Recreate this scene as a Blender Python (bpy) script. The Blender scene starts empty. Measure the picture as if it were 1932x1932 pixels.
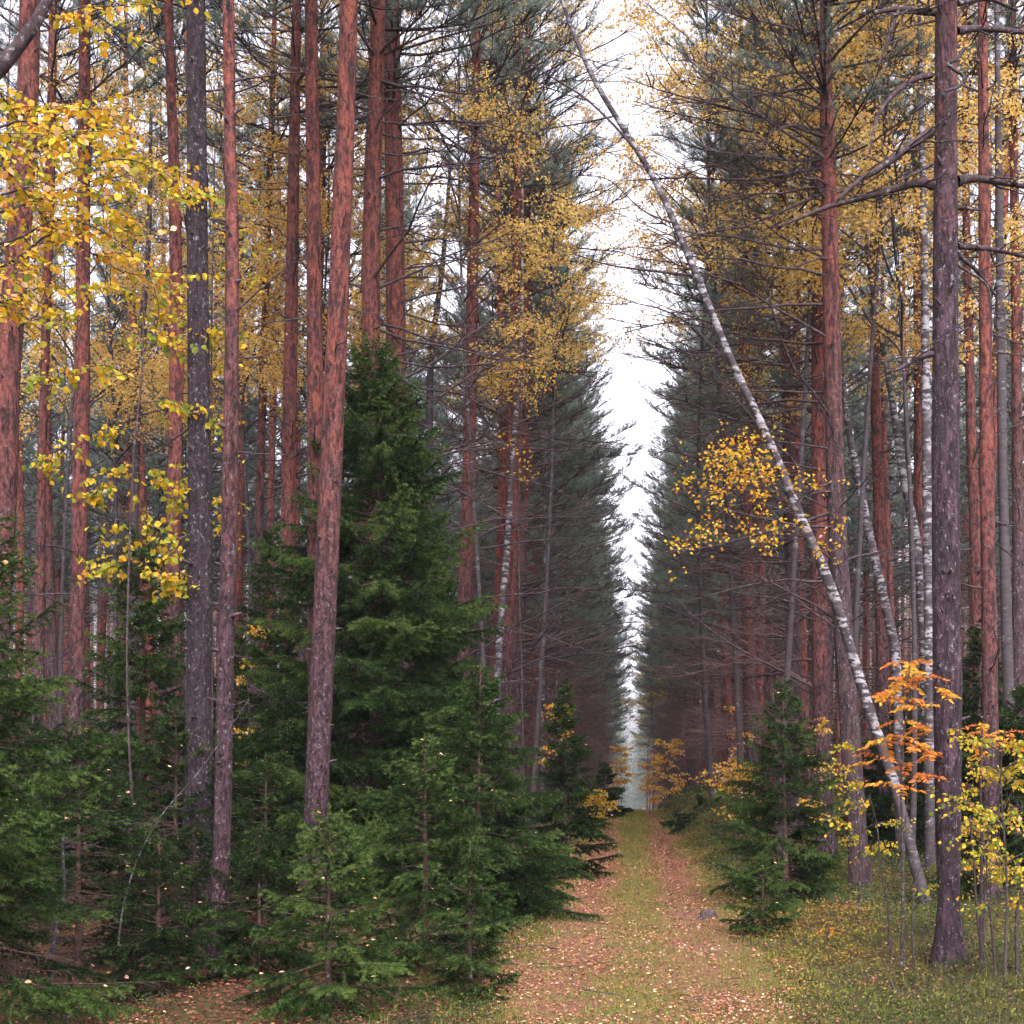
import bpy, math
import numpy as np
from math import radians, sin, cos, pi

# ------------------------------------------------------------------ camera, sky, sun, exposure
sc = bpy.context.scene
C = sc.collection
F = 1.4                    # focal length in picture widths
HC = 1.75                  # eye height
U0, V0 = 0.615, 0.785       # where the straight-ahead direction lands in the picture
cam_d = bpy.data.cameras.new('camera')
cam_d.sensor_width = 36; cam_d.lens = 36 * F
cam_d.shift_x = 0.5 - U0; cam_d.shift_y = V0 - 0.5
cam_d.clip_start = 0.05; cam_d.clip_end = 2000
cam = bpy.data.objects.new('camera', cam_d); C.objects.link(cam)
cam.location = (0, 0, HC); cam.rotation_euler = (radians(90), 0, 0)
sc.camera = cam

SUN_EL, SUN_AZ = 48, 165
w = bpy.data.worlds.new('World'); sc.world = w; w.use_nodes = True
nt = w.node_tree; bg = nt.nodes['Background']
sky = nt.nodes.new('ShaderNodeTexSky'); sky.sky_type = 'NISHITA'; sky.sun_disc = False
sky.sun_elevation = radians(SUN_EL); sky.sun_rotation = radians(SUN_AZ)
sky.dust_density = 6; sky.air_density = 1.0; sky.ozone_density = 1.5
hs = nt.nodes.new('ShaderNodeHueSaturation'); hs.inputs['Saturation'].default_value = 0.16
tn = nt.nodes.new('ShaderNodeMix'); tn.data_type = 'RGBA'; tn.blend_type = 'MULTIPLY'; tn.inputs[0].default_value = 1
tn.inputs[7].default_value = (1.0, 0.945, 1.045, 1)
tc = nt.nodes.new('ShaderNodeTexCoord'); mx = nt.nodes.new('ShaderNodeVectorMath'); mx.operation = 'MAXIMUM'; mx.inputs[1].default_value = (-2, -2, .04)
nt.links.new(tc.outputs['Generated'], mx.inputs[0]); nt.links.new(mx.outputs[0], sky.inputs['Vector'])   # overcast down to the horizon
nt.links.new(sky.outputs[0], hs.inputs['Color']); nt.links.new(hs.outputs[0], tn.inputs[6])
nt.links.new(tn.outputs[2], bg.inputs[0]); bg.inputs[1].default_value = 0.15
sun_d = bpy.data.lights.new('sun', 'SUN'); sun_d.energy = 0.5; sun_d.angle = radians(40); sun_d.color = (1, .97, .93)
sun = bpy.data.objects.new('sun', sun_d); C.objects.link(sun)
sun.rotation_euler = (radians(90 - SUN_EL), 0, radians(180 - SUN_AZ))
sc.view_settings.view_transform = 'Standard'; sc.view_settings.look = 'None'
sc.view_settings.exposure = 2.15; sc.view_settings.gamma = 1
sc.cycles.max_bounces = 5; sc.cycles.diffuse_bounces = 3; sc.cycles.glossy_bounces = 1
sc.cycles.transmission_bounces = 2; sc.cycles.volume_bounces = 0; sc.cycles.transparent_max_bounces = 4
sc.cycles.use_denoising = True
HAZE = 0.00022

rng = np.random.default_rng(7)
U = rng.uniform

# ------------------------------------------------------------------ placing
def W(px, py, P):
    """world point for a spot of the photograph (1932 px wide) at depth P*F metres"""
    return np.array(((px / 1932 - U0) * P, F * P, HC + (V0 - py / 1932) * P))
_PY = [-30, 0, 11, 18, 35, 50, 60, 80, 110, 160, 420]
_PZ = [-1.0, -.35, .076, .42, .985, 1.39, 1.46, 1.1, .3, -.8, -5]
def sstep(a, b, x):
    t = np.clip((x - a) / (b - a), 0, 1); return t * t * (3 - 2 * t)
def ground_z(x, y):
    x = np.asarray(x, float); y = np.asarray(y, float)
    z = sum(np.interp(y + d, _PY, _PZ) for d in (-3, -1.5, 0, 1.5, 3)) / 5
    k = .05 + .6 * sstep(17, 40, y)
    ax = np.where(x > .1, x - .1, -(x - .1))
    wob = .12 * np.sin(y * .9) + .07 * np.sin(y * 2.3 + 1)
    z = z + k * sstep(1.1 + wob, 2.0 + wob, ax) * np.where(x > 0, 1.15, .7)
    z = z + .05 * np.sin(x * 1.7 + y * .6) * sstep(1.2, 3, ax) + .035 * np.sin(x * 3.1 - y * 1.9 + 2) * sstep(1.2, 2.5, ax)
    z = z - .035 * (np.exp(-((ax - .62) / .22) ** 2))
    return z
def gz(x, y): return float(ground_z(x, y))

# ------------------------------------------------------------------ mesh helpers
class MB:
    """collects arrays of faces and links them as ONE mesh object"""
    def __init__(s): s.v = []; s.f = []; s.t = []; s.n = 0
    def add(s, v, f, mat=0, tint=None, smooth=False):
        v = np.asarray(v, float).reshape(-1, 3); f = np.asarray(f, int)
        if len(v) == 0: return
        s.v.append(v); s.f.append((f + s.n, mat, smooth))
        s.t.append(np.full(len(v), .5) if tint is None else np.broadcast_to(tint, len(v)).astype(float)); s.n += len(v)
    def mesh(s, name, mats):
        me = bpy.data.meshes.new(name)
        v = np.concatenate(s.v)
        me.vertices.add(len(v)); me.vertices.foreach_set('co', v.ravel())
        li = np.concatenate([f.ravel() for f, m, q in s.f])
        tot = np.concatenate([np.full(len(f), f.shape[1]) for f, m, q in s.f])
        me.loops.add(len(li)); me.loops.foreach_set('vertex_index', li.astype(np.int32))
        me.polygons.add(len(tot))
        me.polygons.foreach_set('loop_start', (np.cumsum(tot) - tot).astype(np.int32))
        me.polygons.foreach_set('material_index', np.concatenate([np.full(len(f), m) for f, m, q in s.f]).astype(np.int32))
        me.polygons.foreach_set('use_smooth', np.concatenate([np.full(len(f), q) for f, m, q in s.f]))
        at = me.attributes.new('tint', 'FLOAT', 'POINT'); at.data.foreach_set('value', np.concatenate(s.t).astype(np.float32))
        for m in mats: me.materials.append(m)
        me.update(calc_edges=True)
        return me
    def build(s, name, mats, parent=None):
        return link(name, s.mesh(name, mats), parent)
def link(name, me, parent=None):
    o = bpy.data.objects.new(name, me); C.objects.link(o)
    if parent is not None: o.parent = parent
    return o
def thing(name, label, cat, loc, group=None, rz=0):
    o = bpy.data.objects.new(name, None); C.objects.link(o)
    o.location = loc; o.rotation_euler = (0, 0, rz); o.empty_display_size = .1
    o['label'] = label; o['category'] = cat
    if group: o['group'] = group
    return o
def norm(a): return a / np.maximum(np.linalg.norm(a, axis=-1, keepdims=True), 1e-9)
def frames(d):
    ref = np.where(np.abs(d[:, 2:3]) > .9, np.array([[1., 0, 0]]), np.array([[0, 0, 1.]]))
    a = norm(np.cross(d, ref)); return a, np.cross(d, a)
def smooth_path(pts, n):
    """Catmull-Rom through pts, n points per span"""
    p = np.asarray(pts, float); p = np.vstack((2 * p[0] - p[1], p, 2 * p[-1] - p[-2])); out = []
    for i in range(1, len(p) - 2):
        t = np.linspace(0, 1, n, endpoint=False)[:, None]
        a, b, c, d = p[i - 1], p[i], p[i + 1], p[i + 2]
        out.append(.5 * (2 * b + (c - a) * t + (2 * a - 5 * b + 4 * c - d) * t * t + (3 * b - a - 3 * c + d) * t ** 3))
    out.append(p[-2:-1]); return np.vstack(out)
def tube(mb, pts, rad, n=8, mat=0, lump=0., flare=None, cap=True, tint=None):
    p = np.asarray(pts, float); r = np.broadcast_to(rad, len(p)).astype(float)
    d = norm(np.gradient(p, axis=0)); m = d.mean(0)
    ref = np.array([1., 0, 0]) if abs(m[2]) > .7 * np.linalg.norm(m) else np.array([0, 0, 1.])
    a = norm(np.cross(d, ref)); b = np.cross(d, a)
    th = np.linspace(0, 2 * pi, n, endpoint=False)
    rr = r[:, None] * np.ones(n)
    if lump:
        ph = U(0, 6.28, 6); s = np.cumsum(np.r_[0, np.linalg.norm(np.diff(p, axis=0), axis=1)])[:, None]
        rr = rr * (1 + lump * (np.sin(2 * th + ph[0] + .9 * s) + .7 * np.sin(3 * th + ph[1] - 1.7 * s) + .5 * np.sin(5 * th + ph[2] + 2.9 * s))
                   + lump * .6 * rng.normal(0, 1, (len(p), n)))
    if flare is not None: rr = rr * (1 + flare[:, None] * (1 + .5 * np.sin(4 * th + U(0, 6))))
    v = p[:, None] + rr[..., None] * (a[:, None] * np.cos(th)[None, :, None] + b[:, None] * np.sin(th)[None, :, None])
    i = np.arange(len(p) - 1)[:, None] * n; j = np.arange(n)[None]; k = (j + 1) % n
    q = np.stack((i + j, i + k, i + n + k, i + n + j), -1).reshape(-1, 4)
    base = mb.n
    mb.add(v.reshape(-1, 3), q, mat, tint, True)
    if cap:
        e = len(p) - 1
        mb.v.append(p[e:e + 1] + d[e:e + 1] * r[e] * .5); mb.t.append(np.array([.5]))
        f = np.stack((base + e * n + np.arange(n), base + e * n + (np.arange(n) + 1) % n, np.full(n, mb.n)), -1)
        mb.f.append((f, mat, True)); mb.n += 1
def prisms(mb, p0, p1, r0, r1, mat=0, n=3):
    """many thin twigs at once"""
    p0 = np.asarray(p0, float); p1 = np.asarray(p1, float)
    if len(p0) == 0: return
    r0 = np.broadcast_to(r0, len(p0)); r1 = np.broadcast_to(r1, len(p0))
    d = norm(p1 - p0); a, b = frames(d)
    th = np.arange(n) * 2 * pi / n
    o = a[:, None] * np.cos(th)[None, :, None] + b[:, None] * np.sin(th)[None, :, None]
    v = np.concatenate((p0[:, None] + o * r0[:, None, None], p1[:, None] + o * r1[:, None, None]), 1)
    i = np.arange(len(p0))[:, None] * 2 * n; j = np.arange(n)[None]; k = (j + 1) % n
    mb.add(v.reshape(-1, 3), np.stack((i + j, i + k, i + n + k, i + n + j), -1).reshape(-1, 4), mat, None, True)
def needles(mb, p0, p1, dens, ln, wd, mat=1, spread=1.0, t0=0., tint=None, up=0.):
    p0 = np.asarray(p0, float); p1 = np.asarray(p1, float)
    if len(p0) == 0: return
    L = np.linalg.norm(p1 - p0, axis=1)
    k = np.floor(L * dens + rng.random(len(L))).astype(int); ix = np.repeat(np.arange(len(L)), k); N = len(ix)
    if N == 0: return
    d = norm(p1 - p0); a, b = frames(d)
    t = U(t0, 1, N)[:, None]; base = p0[ix] + t * (p1 - p0)[ix]
    ph = U(0, 2 * pi, N)[:, None]; sp = np.clip(rng.normal(spread, .25, N), .15, 1.5)[:, None]
    dr = d[ix] * np.cos(sp) + (a[ix] * np.cos(ph) + b[ix] * np.sin(ph)) * np.sin(sp)
    dr[:, 2] += up; dr = norm(dr)
    l = ln * U(.7, 1.2, N)[:, None]
    wv = norm(np.cross(dr, rng.normal(0, 1, (N, 3)))) * (wd / 2)
    v = np.stack((base - wv, base + wv, base + dr * l), 1).reshape(-1, 3)
    tt = rng.random(N) if tint is None else np.clip(np.broadcast_to(tint, len(L))[ix] + rng.normal(0, .12, N), 0, 1)
    mb.add(v, np.arange(3 * N).reshape(-1, 3), mat, np.repeat(tt, 3))
_L8 = np.array([(0, 0, 0), (.34, .28, .1), (.36, .6, .12), (0, 1, -.05), (-.36, .6, .12), (-.34, .28, .1)])
def leaves(mb, pos, size, mat=0, tint=None, dirs=None, flat=False, droop=.6, wide=1., simple=False):
    """leaf blades: folded along the midrib"""
    pos = np.asarray(pos, float); N = len(pos)
    if N == 0: return
    size = np.broadcast_to(size, N)
    if dirs is None:
        az = U(0, 2 * pi, N); dirs = np.stack((np.cos(az), np.sin(az), rng.normal(0, .15, N) if flat else rng.normal(-droop, .5, N)), -1)
    d = norm(dirs)
    nr = rng.normal(0, .35 if flat else .8, (N, 3)) + np.array([0, 0, 1.0])
    s = norm(np.cross(d, nr)); u = np.cross(s, d)
    cv = U(.2, 1.6, N)
    tt = rng.random(N) if tint is None else np.clip(np.broadcast_to(tint, N), 0, 1)
    if simple:
        T = np.array([(0, 0, 0), (.4, .5, .06), (0, 1, 0), (-.4, .5, .06)]); f = np.array([[0, 1, 2, 3]])
    else:
        T = _L8; f = np.array([[0, 1, 2, 3], [0, 3, 4, 5]])
    v = pos[:, None] + size[:, None, None] * (s[:, None] * (T[:, 0] * wide)[None, :, None] + d[:, None] * T[:, 1][None, :, None] + u[:, None] * (T[:, 2][None, :] * cv[:, None])[..., None])
    ff = (np.arange(N)[:, None, None] * len(T) + f[None]).reshape(-1, 4)
    mb.add(v.reshape(-1, 3), ff, mat, np.repeat(tt, len(T)))

# ------------------------------------------------------------------ materials
class NT:
    def __init__(s, name):
        s.m = bpy.data.materials.new(name); s.m.use_nodes = True; s.t = s.m.node_tree
        s.b = s.t.nodes['Principled BSDF']; s.b.inputs['Roughness'].default_value = .85; s.b.inputs['Specular IOR Level'].default_value = .12
        s.out = s.t.nodes['Material Output']
    def n(s, ty, **kw):
        o = s.t.nodes.new('ShaderNode' + ty)
        for k, v in kw.items(): setattr(o, k, v)
        return o
    def l(s, a, b): s.t.links.new(a, b)
    def coord(s, scale=(1, 1, 1), offs=True):
        c = s.n('TexCoord'); m = s.n('Mapping'); m.inputs['Scale'].default_value = scale; s.l(c.outputs['Object'], m.inputs[0])
        if offs:
            i = s.n('ObjectInfo'); q = s.n('Math', operation='MULTIPLY'); q.inputs[1].default_value = 37.; s.l(i.outputs['Random'], q.inputs[0]); s.l(q.outputs[0], m.inputs['Location'])
        return m.outputs[0]
    def noise(s, co, scale, detail=4, rough=.6):
        o = s.n('TexNoise'); s.l(co, o.inputs['Vector']); o.inputs['Scale'].default_value = scale; o.inputs['Detail'].default_value = detail; o.inputs['Roughness'].default_value = rough
        return o.outputs['Fac']
    def ramp(s, fac, stops):
        r = s.n('ValToRGB'); e = r.color_ramp.elements
        while len(e) < len(stops): e.new(.5)
        for q, (p, c) in zip(e, stops):
            q.position = p; q.color = (c, c, c, 1) if np.isscalar(c) else (*c, 1)
        s.l(fac, r.inputs[0]); return r.outputs[0]
    def mix(s, f, a, b, mode='MIX'):
        o = s.n('Mix', data_type='RGBA', blend_type=mode)
        for k, v in ((0, f), (6, a), (7, b)):
            if hasattr(v, 'is_output'): s.l(v, o.inputs[k])
            else: o.inputs[k].default_value = v if k == 0 else (*v, 1)
        return o.outputs[2]
    def math(s, op, a, b=None):
        o = s.n('Math', operation=op)
        for k, v in ((0, a), (1, b)):
            if v is None: continue
            if hasattr(v, 'is_output'): s.l(v, o.inputs[k])
            else: o.inputs[k].default_value = v
        return o.outputs[0]
    def bump(s, h, dist, strength=1.):
        o = s.n('Bump'); o.inputs['Distance'].default_value = dist; o.inputs['Strength'].default_value = strength; s.l(h, o.inputs['Height']); s.l(o.outputs[0], s.b.inputs['Normal'])
    def col(s, c): s.l(c, s.b.inputs['Base Color'])
    def z(s):
        c = s.n('TexCoord'); q = s.n('SeparateXYZ'); s.l(c.outputs['Object'], q.inputs[0]); return q.outputs
    def rnd(s): return s.n('ObjectInfo').outputs['Random']

def pine_bark(name, red_from, red_to, lo=(.066, .036, .041), lo2=(.018, .011, .013), hi=(.18, .054, .036), hi2=(.056, .021, .02), fissure=1., plate=1.):
    k = NT(name); co = k.coord((1, 1, 1))
    big = k.noise(k.coord((1, 1, .5)), 3.5, 3)
    scale = k.noise(k.coord((1, 1, .45)), 26 / plate, 4, .65); fine = k.noise(co, 75, 5, .7); tone = k.noise(k.coord((1, 1, .35)), 6, 3)
    crack = k.noise(k.coord((1, 1, .2)), 16 / plate, 5, .62)
    edge = k.ramp(crack, [(.36, 0.), (.46, 1.)] if plate < 1.2 else [(.43, 0.), (.53, 1.)])
    low = k.mix(k.ramp(scale, [(.4, 0.), (.6, 1.)]), lo2, lo); flk = k.ramp(k.noise(k.coord((1, 1, .85)), 48, 4, .7), [(.57, 0.), (.7, .75)]); low = k.mix(flk, low, (.11, .074, .08))
    up = k.mix(k.ramp(scale, [(.38, 0.), (.58, 1.)]), hi2, hi); up = k.mix(flk, up, (.3, .15, .115))
    up = k.mix(k.ramp(tone, [(.4, .45), (.6, 0.)]), up, low)
    h = k.math('ADD', k.z()[2], k.math('MULTIPLY', k.math('SUBTRACT', big, .5), 3.5))
    h = k.math('ADD', h, k.math('MULTIPLY', k.math('SUBTRACT', k.rnd(), .5), 2.))
    mr = k.n('MapRange'); k.l(h, mr.inputs[0]); mr.inputs[1].default_value = red_from; mr.inputs[2].default_value = red_to
    c = k.mix(mr.outputs[0], low, up)
    c = k.mix(k.math('MULTIPLY', k.math('SUBTRACT', 1., edge), .75 * fissure), c, (.028, .02, .022))  # bark fissures, their shade put into the colour where bump alone is weak
    # grey lichen scales
    li = k.ramp(k.noise(k.coord((1, 1, .7)), 28, 3, .75), [(.59, 0.), (.68, .8)])
    lm = k.math('MULTIPLY', li, k.math('SUBTRACT', 1.05, mr.outputs[0])); c = k.mix(lm, c, (.2, .19, .2))
    kn = k.ramp(k.noise(k.coord((1, 1, .8)), 7, 2, .5), [(.3, .7), (.36, 0.)]); c = k.mix(kn, c, (.03, .022, .022))
    k.col(c); k.bump(k.math('ADD', k.math('MULTIPLY', edge, .7), k.math('ADD', k.math('MULTIPLY', scale, .8), k.math('MULTIPLY', fine, .4))), .05, 1.)
    return k.m
def birch_bark(name, dark_to=3.):
    k = NT(name); dk = dark_to > 5
    b1 = k.noise(k.coord((1.7, 1.7, 5.5)), 3.2, 3, .6); b2 = k.noise(k.coord((1.2, 1.2, 1.5)), 3., 4, .7); b3 = k.noise(k.coord((2, 2, 22)), 3, 3, .6)
    fine = k.noise(k.coord((1, 1, 6)), 30, 4); g = .62 if dk else 1.
    c = k.mix(fine, (.11 * g, .105 * g, .108 * g), (.3 * g, .287 * g, .292 * g))
    c = k.mix(k.ramp(b3, [(.56, 0.), (.62, .7)]), c, (.06, .05, .052))
    o = .012 if dk else 0.
    c = k.mix(k.ramp(b1, [(.47 - o, 0.), (.53 - o, .96)]), c, (.022, .018, .02))
    mr = k.n('MapRange'); k.l(k.z()[2], mr.inputs[0]); mr.inputs[1].default_value = 0; mr.inputs[2].default_value = dark_to; mr.inputs[3].default_value = .16; mr.inputs[4].default_value = 0.
    c = k.mix(k.ramp(k.math('ADD', b2, mr.outputs[0]), [(.47 - o, 0.), (.56 - o, .9)]), c, (.04, .032, .034))
    k.col(c); k.bump(k.math('ADD', b2, k.math('MULTIPLY', b1, .6)), .012, .8); return k.m
def plain_bark(name, a, b, scale=25, lich=0.):
    k = NT(name); c = k.mix(k.ramp(k.noise(k.coord((1, 1, .4)), scale, 4, .7), [(.35, 0.), (.68, 1.)]), a, b)
    if lich: c = k.mix(k.ramp(k.noise(k.coord(), 22, 3, .7), [(.6 - lich * .2, 0.), (.7 - lich * .2, .85)]), c, (.15, .15, .15))
    k.col(c); k.bump(k.noise(k.coord((1, 1, .4)), scale * 2, 3), .006, .7); return k.m
def leaf_mat(name, stops, trans=.4, rough=.6, obj=0., spec=.08):
    k = NT(name); a = k.n('Attribute', attribute_name='tint'); f = a.outputs['Fac']
    if obj: f = k.math('ADD', f, k.math('MULTIPLY', k.math('SUBTRACT', k.rnd(), .5), obj))
    c = k.ramp(f, stops); k.col(c); k.b.inputs['Roughness'].default_value = rough; k.b.inputs['Specular IOR Level'].default_value = spec
    t = k.n('BsdfTranslucent'); k.l(c, t.inputs[0]); m = k.n('MixShader'); m.inputs[0].default_value = trans
    k.l(k.b.outputs[0], m.inputs[1]); k.l(t.outputs[0], m.inputs[2]); k.l(m.outputs[0], k.out.inputs[0]); return k.m

M = {}
M['pine'] = pine_bark('pine_bark', 2.2, 6.5)
M['pine_old'] = pine_bark('old_pine_bark', 5.5, 9.5, lo=(.068, .041, .052), lo2=(.02, .013, .016), fissure=1.1, plate=1.3)
M['pine_dark'] = pine_bark('dark_bark', 18, 30, lo=(.033, .023, .026), lo2=(.016, .012, .014), fissure=.9)
M['pine_grey'] = pine_bark('grey_pine_bark', 5, 9, lo=(.066, .041, .042), lo2=(.034, .022, .024))
M['pine_row_bright'] = pine_bark('brightened_row_pine_bark', -1.5, 3.5, hi=(.23, .066, .04), hi2=(.075, .027, .023))  # brighter bark for the rows, making up in colour for their dim light
M['birch'] = birch_bark('birch_bark')
M['birch_dark'] = birch_bark('dark_birch_bark', 14)
M['twig'] = plain_bark('dead_twig_bark', (.02, .014, .016), (.07, .048, .048), 30, .1)
M['limb'] = plain_bark('limb_bark', (.015, .011, .012), (.055, .036, .037), 22, .12)
M['redtwig'] = plain_bark('red_twig_bark', (.045, .028, .027), (.14, .08, .072), 30)
M['lichen'] = plain_bark('lichen_twig_bark', (.018, .016, .016), (.055, .052, .052), 40, .3)
M['stem'] = plain_bark('young_stem_bark', (.018, .014, .013), (.055, .042, .038), 40, .08)
M['sprucebark'] = plain_bark('spruce_bark', (.025, .016, .013), (.085, .048, .034), 40, .1)
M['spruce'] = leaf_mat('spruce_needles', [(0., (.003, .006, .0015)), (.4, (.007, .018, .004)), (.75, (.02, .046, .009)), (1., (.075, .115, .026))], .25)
M['pineneedle'] = leaf_mat('pine_needles', [(0., (.06, .085, .07)), (.5, (.115, .155, .125)), (1., (.19, .235, .18))], .4, obj=.6)
M['yellow'] = leaf_mat('yellow_leaves', spec=.25, stops=[(0., (.14, .19, .02)), (.2, (.34, .30, .02)), (.5, (.56, .35, .02)), (.8, (.56, .27, .022)), (.93, (.48, .16, .02)), (1., (.62, .42, .24))], trans=.5)
M['birchleaf'] = leaf_mat('birch_leaves', [(0., (.5, .42, .11)), (.5, (.7, .48, .14)), (1., (.68, .38, .13))], .6, obj=.2)
M['orange'] = leaf_mat('rowan_leaves', [(0., (.5, .31, .03)), (.5, (.5, .2, .03)), (1., (.38, .1, .03))], .4)
M['litter'] = leaf_mat('litter_leaves', [(0., (.08, .034, .02)), (.3, (.22, .085, .048)), (.6, (.34, .155, .1)), (.82, (.52, .34, .25)), (.9, (.42, .22, .04)), (1., (.5, .36, .27))], .15, .7)
M['grass'] = leaf_mat('grass_blades', [(0., (.045, .07, .01)), (.5, (.14, .15, .025)), (.85, (.24, .19, .065)), (1., (.3, .21, .11))], .35)
M['shrub'] = leaf_mat('dwarf_shrub_leaves', [(0., (.012, .02, .008)), (.3, (.03, .046, .014)), (.5, (.06, .07, .018)), (.7, (.13, .12, .022)), (.88, (.22, .17, .028)), (1., (.2, .08, .025))], .3)

def ground_mat():
    k = NT('forest_floor'); co = k.coord(offs=False); a = k.noise(co, .9, 5); b = k.noise(co, 14, 5, .7)
    c = k.mix(k.ramp(a, [(.38, 0.), (.62, 1.)]), (.042, .047, .011), (.045, .027, .013))
    c = k.mix(k.ramp(b, [(.4, 0.), (.75, .8)]), c, (.07, .038, .022)); c = k.mix(k.ramp(k.noise(co, 60, 3), [(.3, .6), (.5, 0.)]), c, (.02, .017, .012))
    k.col(c); k.bump(b, .05); return k.m
def path_mat():
    k = NT('leafy_track'); co = k.coord(offs=False); a = k.noise(co, 1.6, 4); b = k.noise(co, 26, 5, .75)
    x = k.math('SUBTRACT', k.z()[0], .1); ax = k.math('ABSOLUTE', x)
    rut = k.n('MapRange'); k.l(k.math('ABSOLUTE', k.math('SUBTRACT', ax, .62)), rut.inputs[0]); rut.inputs[1].default_value = .12; rut.inputs[2].default_value = .5; rut.inputs[3].default_value = .22; rut.inputs[4].default_value = -.06
    far = k.n('MapRange'); k.l(k.z()[1], far.inputs[0]); far.inputs[1].default_value = 15; far.inputs[2].default_value = 32; far.inputs[3].default_value = .25; far.inputs[4].default_value = 1.3
    f = k.ramp(k.math('ADD', k.math('ADD', k.math('MULTIPLY', a, .6), k.math('MULTIPLY', b, .4)), k.math('MULTIPLY', rut.outputs[0], far.outputs[0])), [(.44, 0.), (.58, 1.)])
    grass = k.mix(b, (.065, .068, .018), (.15, .14, .04)); lit = k.mix(b, (.10, .046, .028), (.25, .118, .075))
    c = k.mix(f, grass, lit); c = k.mix(k.ramp(k.noise(co, 70, 3), [(.32, .6), (.48, 0.)]), c, (.05, .035, .025))
    k.col(c); k.bump(b, .04); return k.m

# ------------------------------------------------------------------ the setting
def sheet(name, xs, ys, mat, lift):
    X, Y = np.meshgrid(xs, ys); Z = ground_z(X, Y) + lift(X, Y)
    mb = MB(); nx = len(xs)
    i = np.arange(len(ys) - 1)[:, None] * nx + np.arange(nx - 1)[None]
    mb.add(np.stack((X, Y, Z), -1).reshape(-1, 3), np.stack((i, i + 1, i + nx + 1, i + nx), -1).reshape(-1, 4), 0, None, True)
    o = mb.build(name, [mat]); o['kind'] = 'structure'; return o
ys = np.concatenate((np.arange(-30, 6, 2.), np.arange(6, 30, .16), 30 * np.exp(np.linspace(0, math.log(520 / 30), 150))))
fx = np.concatenate((np.arange(0, 6, .14), 6 * np.exp(np.linspace(0, math.log(400 / 6), 40))))
xs = np.concatenate((-fx[:0:-1], fx))
sheet('ground', xs, ys, ground_mat(), lambda X, Y: .012 * np.sin(X * 9.1 + 3 * np.sin(Y * 4.7)) * np.sin(Y * 7.3 + 2 * np.sin(X * 5)))
def path_lift(X, Y):
    e = np.abs(X - .1) + .14 * np.sin(Y * 1.3) + .09 * np.sin(Y * 3.7 + X)
    return .02 - .09 * sstep(1.0, 1.55, e)
sheet('path', np.linspace(-1.6, 1.8, 36), ys[ys < 90], path_mat(), path_lift)

# ------------------------------------------------------------------ stems, twigs and boughs
def rot_dir(az, el): return np.array((cos(az) * cos(el), sin(az) * cos(el), sin(el)))
def bough(p, az, el0, el1, L, n=5, wig=.12):
    """polyline that starts at elevation el0 and ends at el1"""
    pts = [np.asarray(p, float)]; a = az
    for i in range(n):
        t = (i + .5) / n; a += rng.normal(0, wig)
        pts.append(pts[-1] + rot_dir(a, el0 + (el1 - el0) * t + rng.normal(0, wig * .7)) * (L / n))
    return np.array(pts)
class Twigs:
    def __init__(s): s.a = []; s.b = []; s.r = []; s.q = []
    def seg(s, a, b, r0, r1): s.a.append(a); s.b.append(b); s.r.append(r0); s.q.append(r1)
    def line(s, pts, r0, r1):
        n = len(pts) - 1
        for i in range(n): s.seg(pts[i], pts[i + 1], r0 + (r1 - r0) * i / n, r0 + (r1 - r0) * (i + 1) / n)
    def put(s, mb, mat=0, n=3):
        if s.a: prisms(mb, np.array(s.a), np.array(s.b), np.array(s.r), np.array(s.q), mat, n)
def lerp(pts, t):
    f = t * (len(pts) - 1); i = min(int(f), len(pts) - 2); return pts[i] + (pts[i + 1] - pts[i]) * (f - i)
def tang(pts, t):
    i = min(int(t * (len(pts) - 1)), len(pts) - 2); d = pts[i + 1] - pts[i]; return d / np.linalg.norm(d)

def dead_bough(tw, p, az, L, r=None, fork=1.):
    el = U(-.4, .6); pts = bough(p, az, el, el + U(-.4, .5), L, 6, .14)
    r = r or .006 + .006 * L
    tw.line(pts, r, r * .25)
    for _ in range(int(L * 4 * fork)):
        t = U(.25, .95); d = tang(pts, t); a2 = math.atan2(d[1], d[0]) + rng.choice((-1, 1)) * U(.5, 1.1)
        q = bough(lerp(pts, t), a2, U(-.3, .5), U(-.2, .6), U(.15, .45) * L * (1.1 - t * .6), 3, .2)
        tw.line(q, r * .4, r * .14)
        if L > 1 and rng.random() < .5: tw.line(bough(q[2], a2 + U(-.9, .9), U(-.3, .4), U(0, .5), U(.1, .3) * L * .5, 2, .2), r * .25, r * .1)
def live_bough(tw, tf, p, az, L, el0, el1, t_in=.4, dens=5., tl=.13):
    pts = bough(p, az, el0, el1, L, 6, .09); r = .008 + .009 * L
    tw.line(pts, r, r * .2); tf.append((pts[-2], pts[-1] + (pts[-1] - pts[-2]) * .2))
    for _ in range(int(L * dens) + 2):
        t = U(t_in, 1); d = tang(pts, t); a2 = math.atan2(d[1], d[0]) + rng.choice((-1, 1)) * U(.3, 1.1)
        l = U(.25, .6) * min(1.2, L * .6) * (1.15 - t * .7); e = el1 * .5 + U(-.15, .5)
        q = bough(lerp(pts, t), a2, e, e + U(0, .5), l, 3, .2); tw.line(q, r * .4, r * .15)
        for s in (1, 2):
            for _ in range(2):
                b = bough(q[s], a2 + U(-1, 1), e, e + .5, U(.1, .28), 1); tw.line(b, .004, .002)
                dd = norm(b[1] - b[0]); tf.append((b[1] - dd * tl * .5, b[1] + dd * tl * .5))
        dd = norm(q[3] - q[2]); tf.append((q[3] - dd * tl * .5, q[3] + dd * tl * .5))
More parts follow.
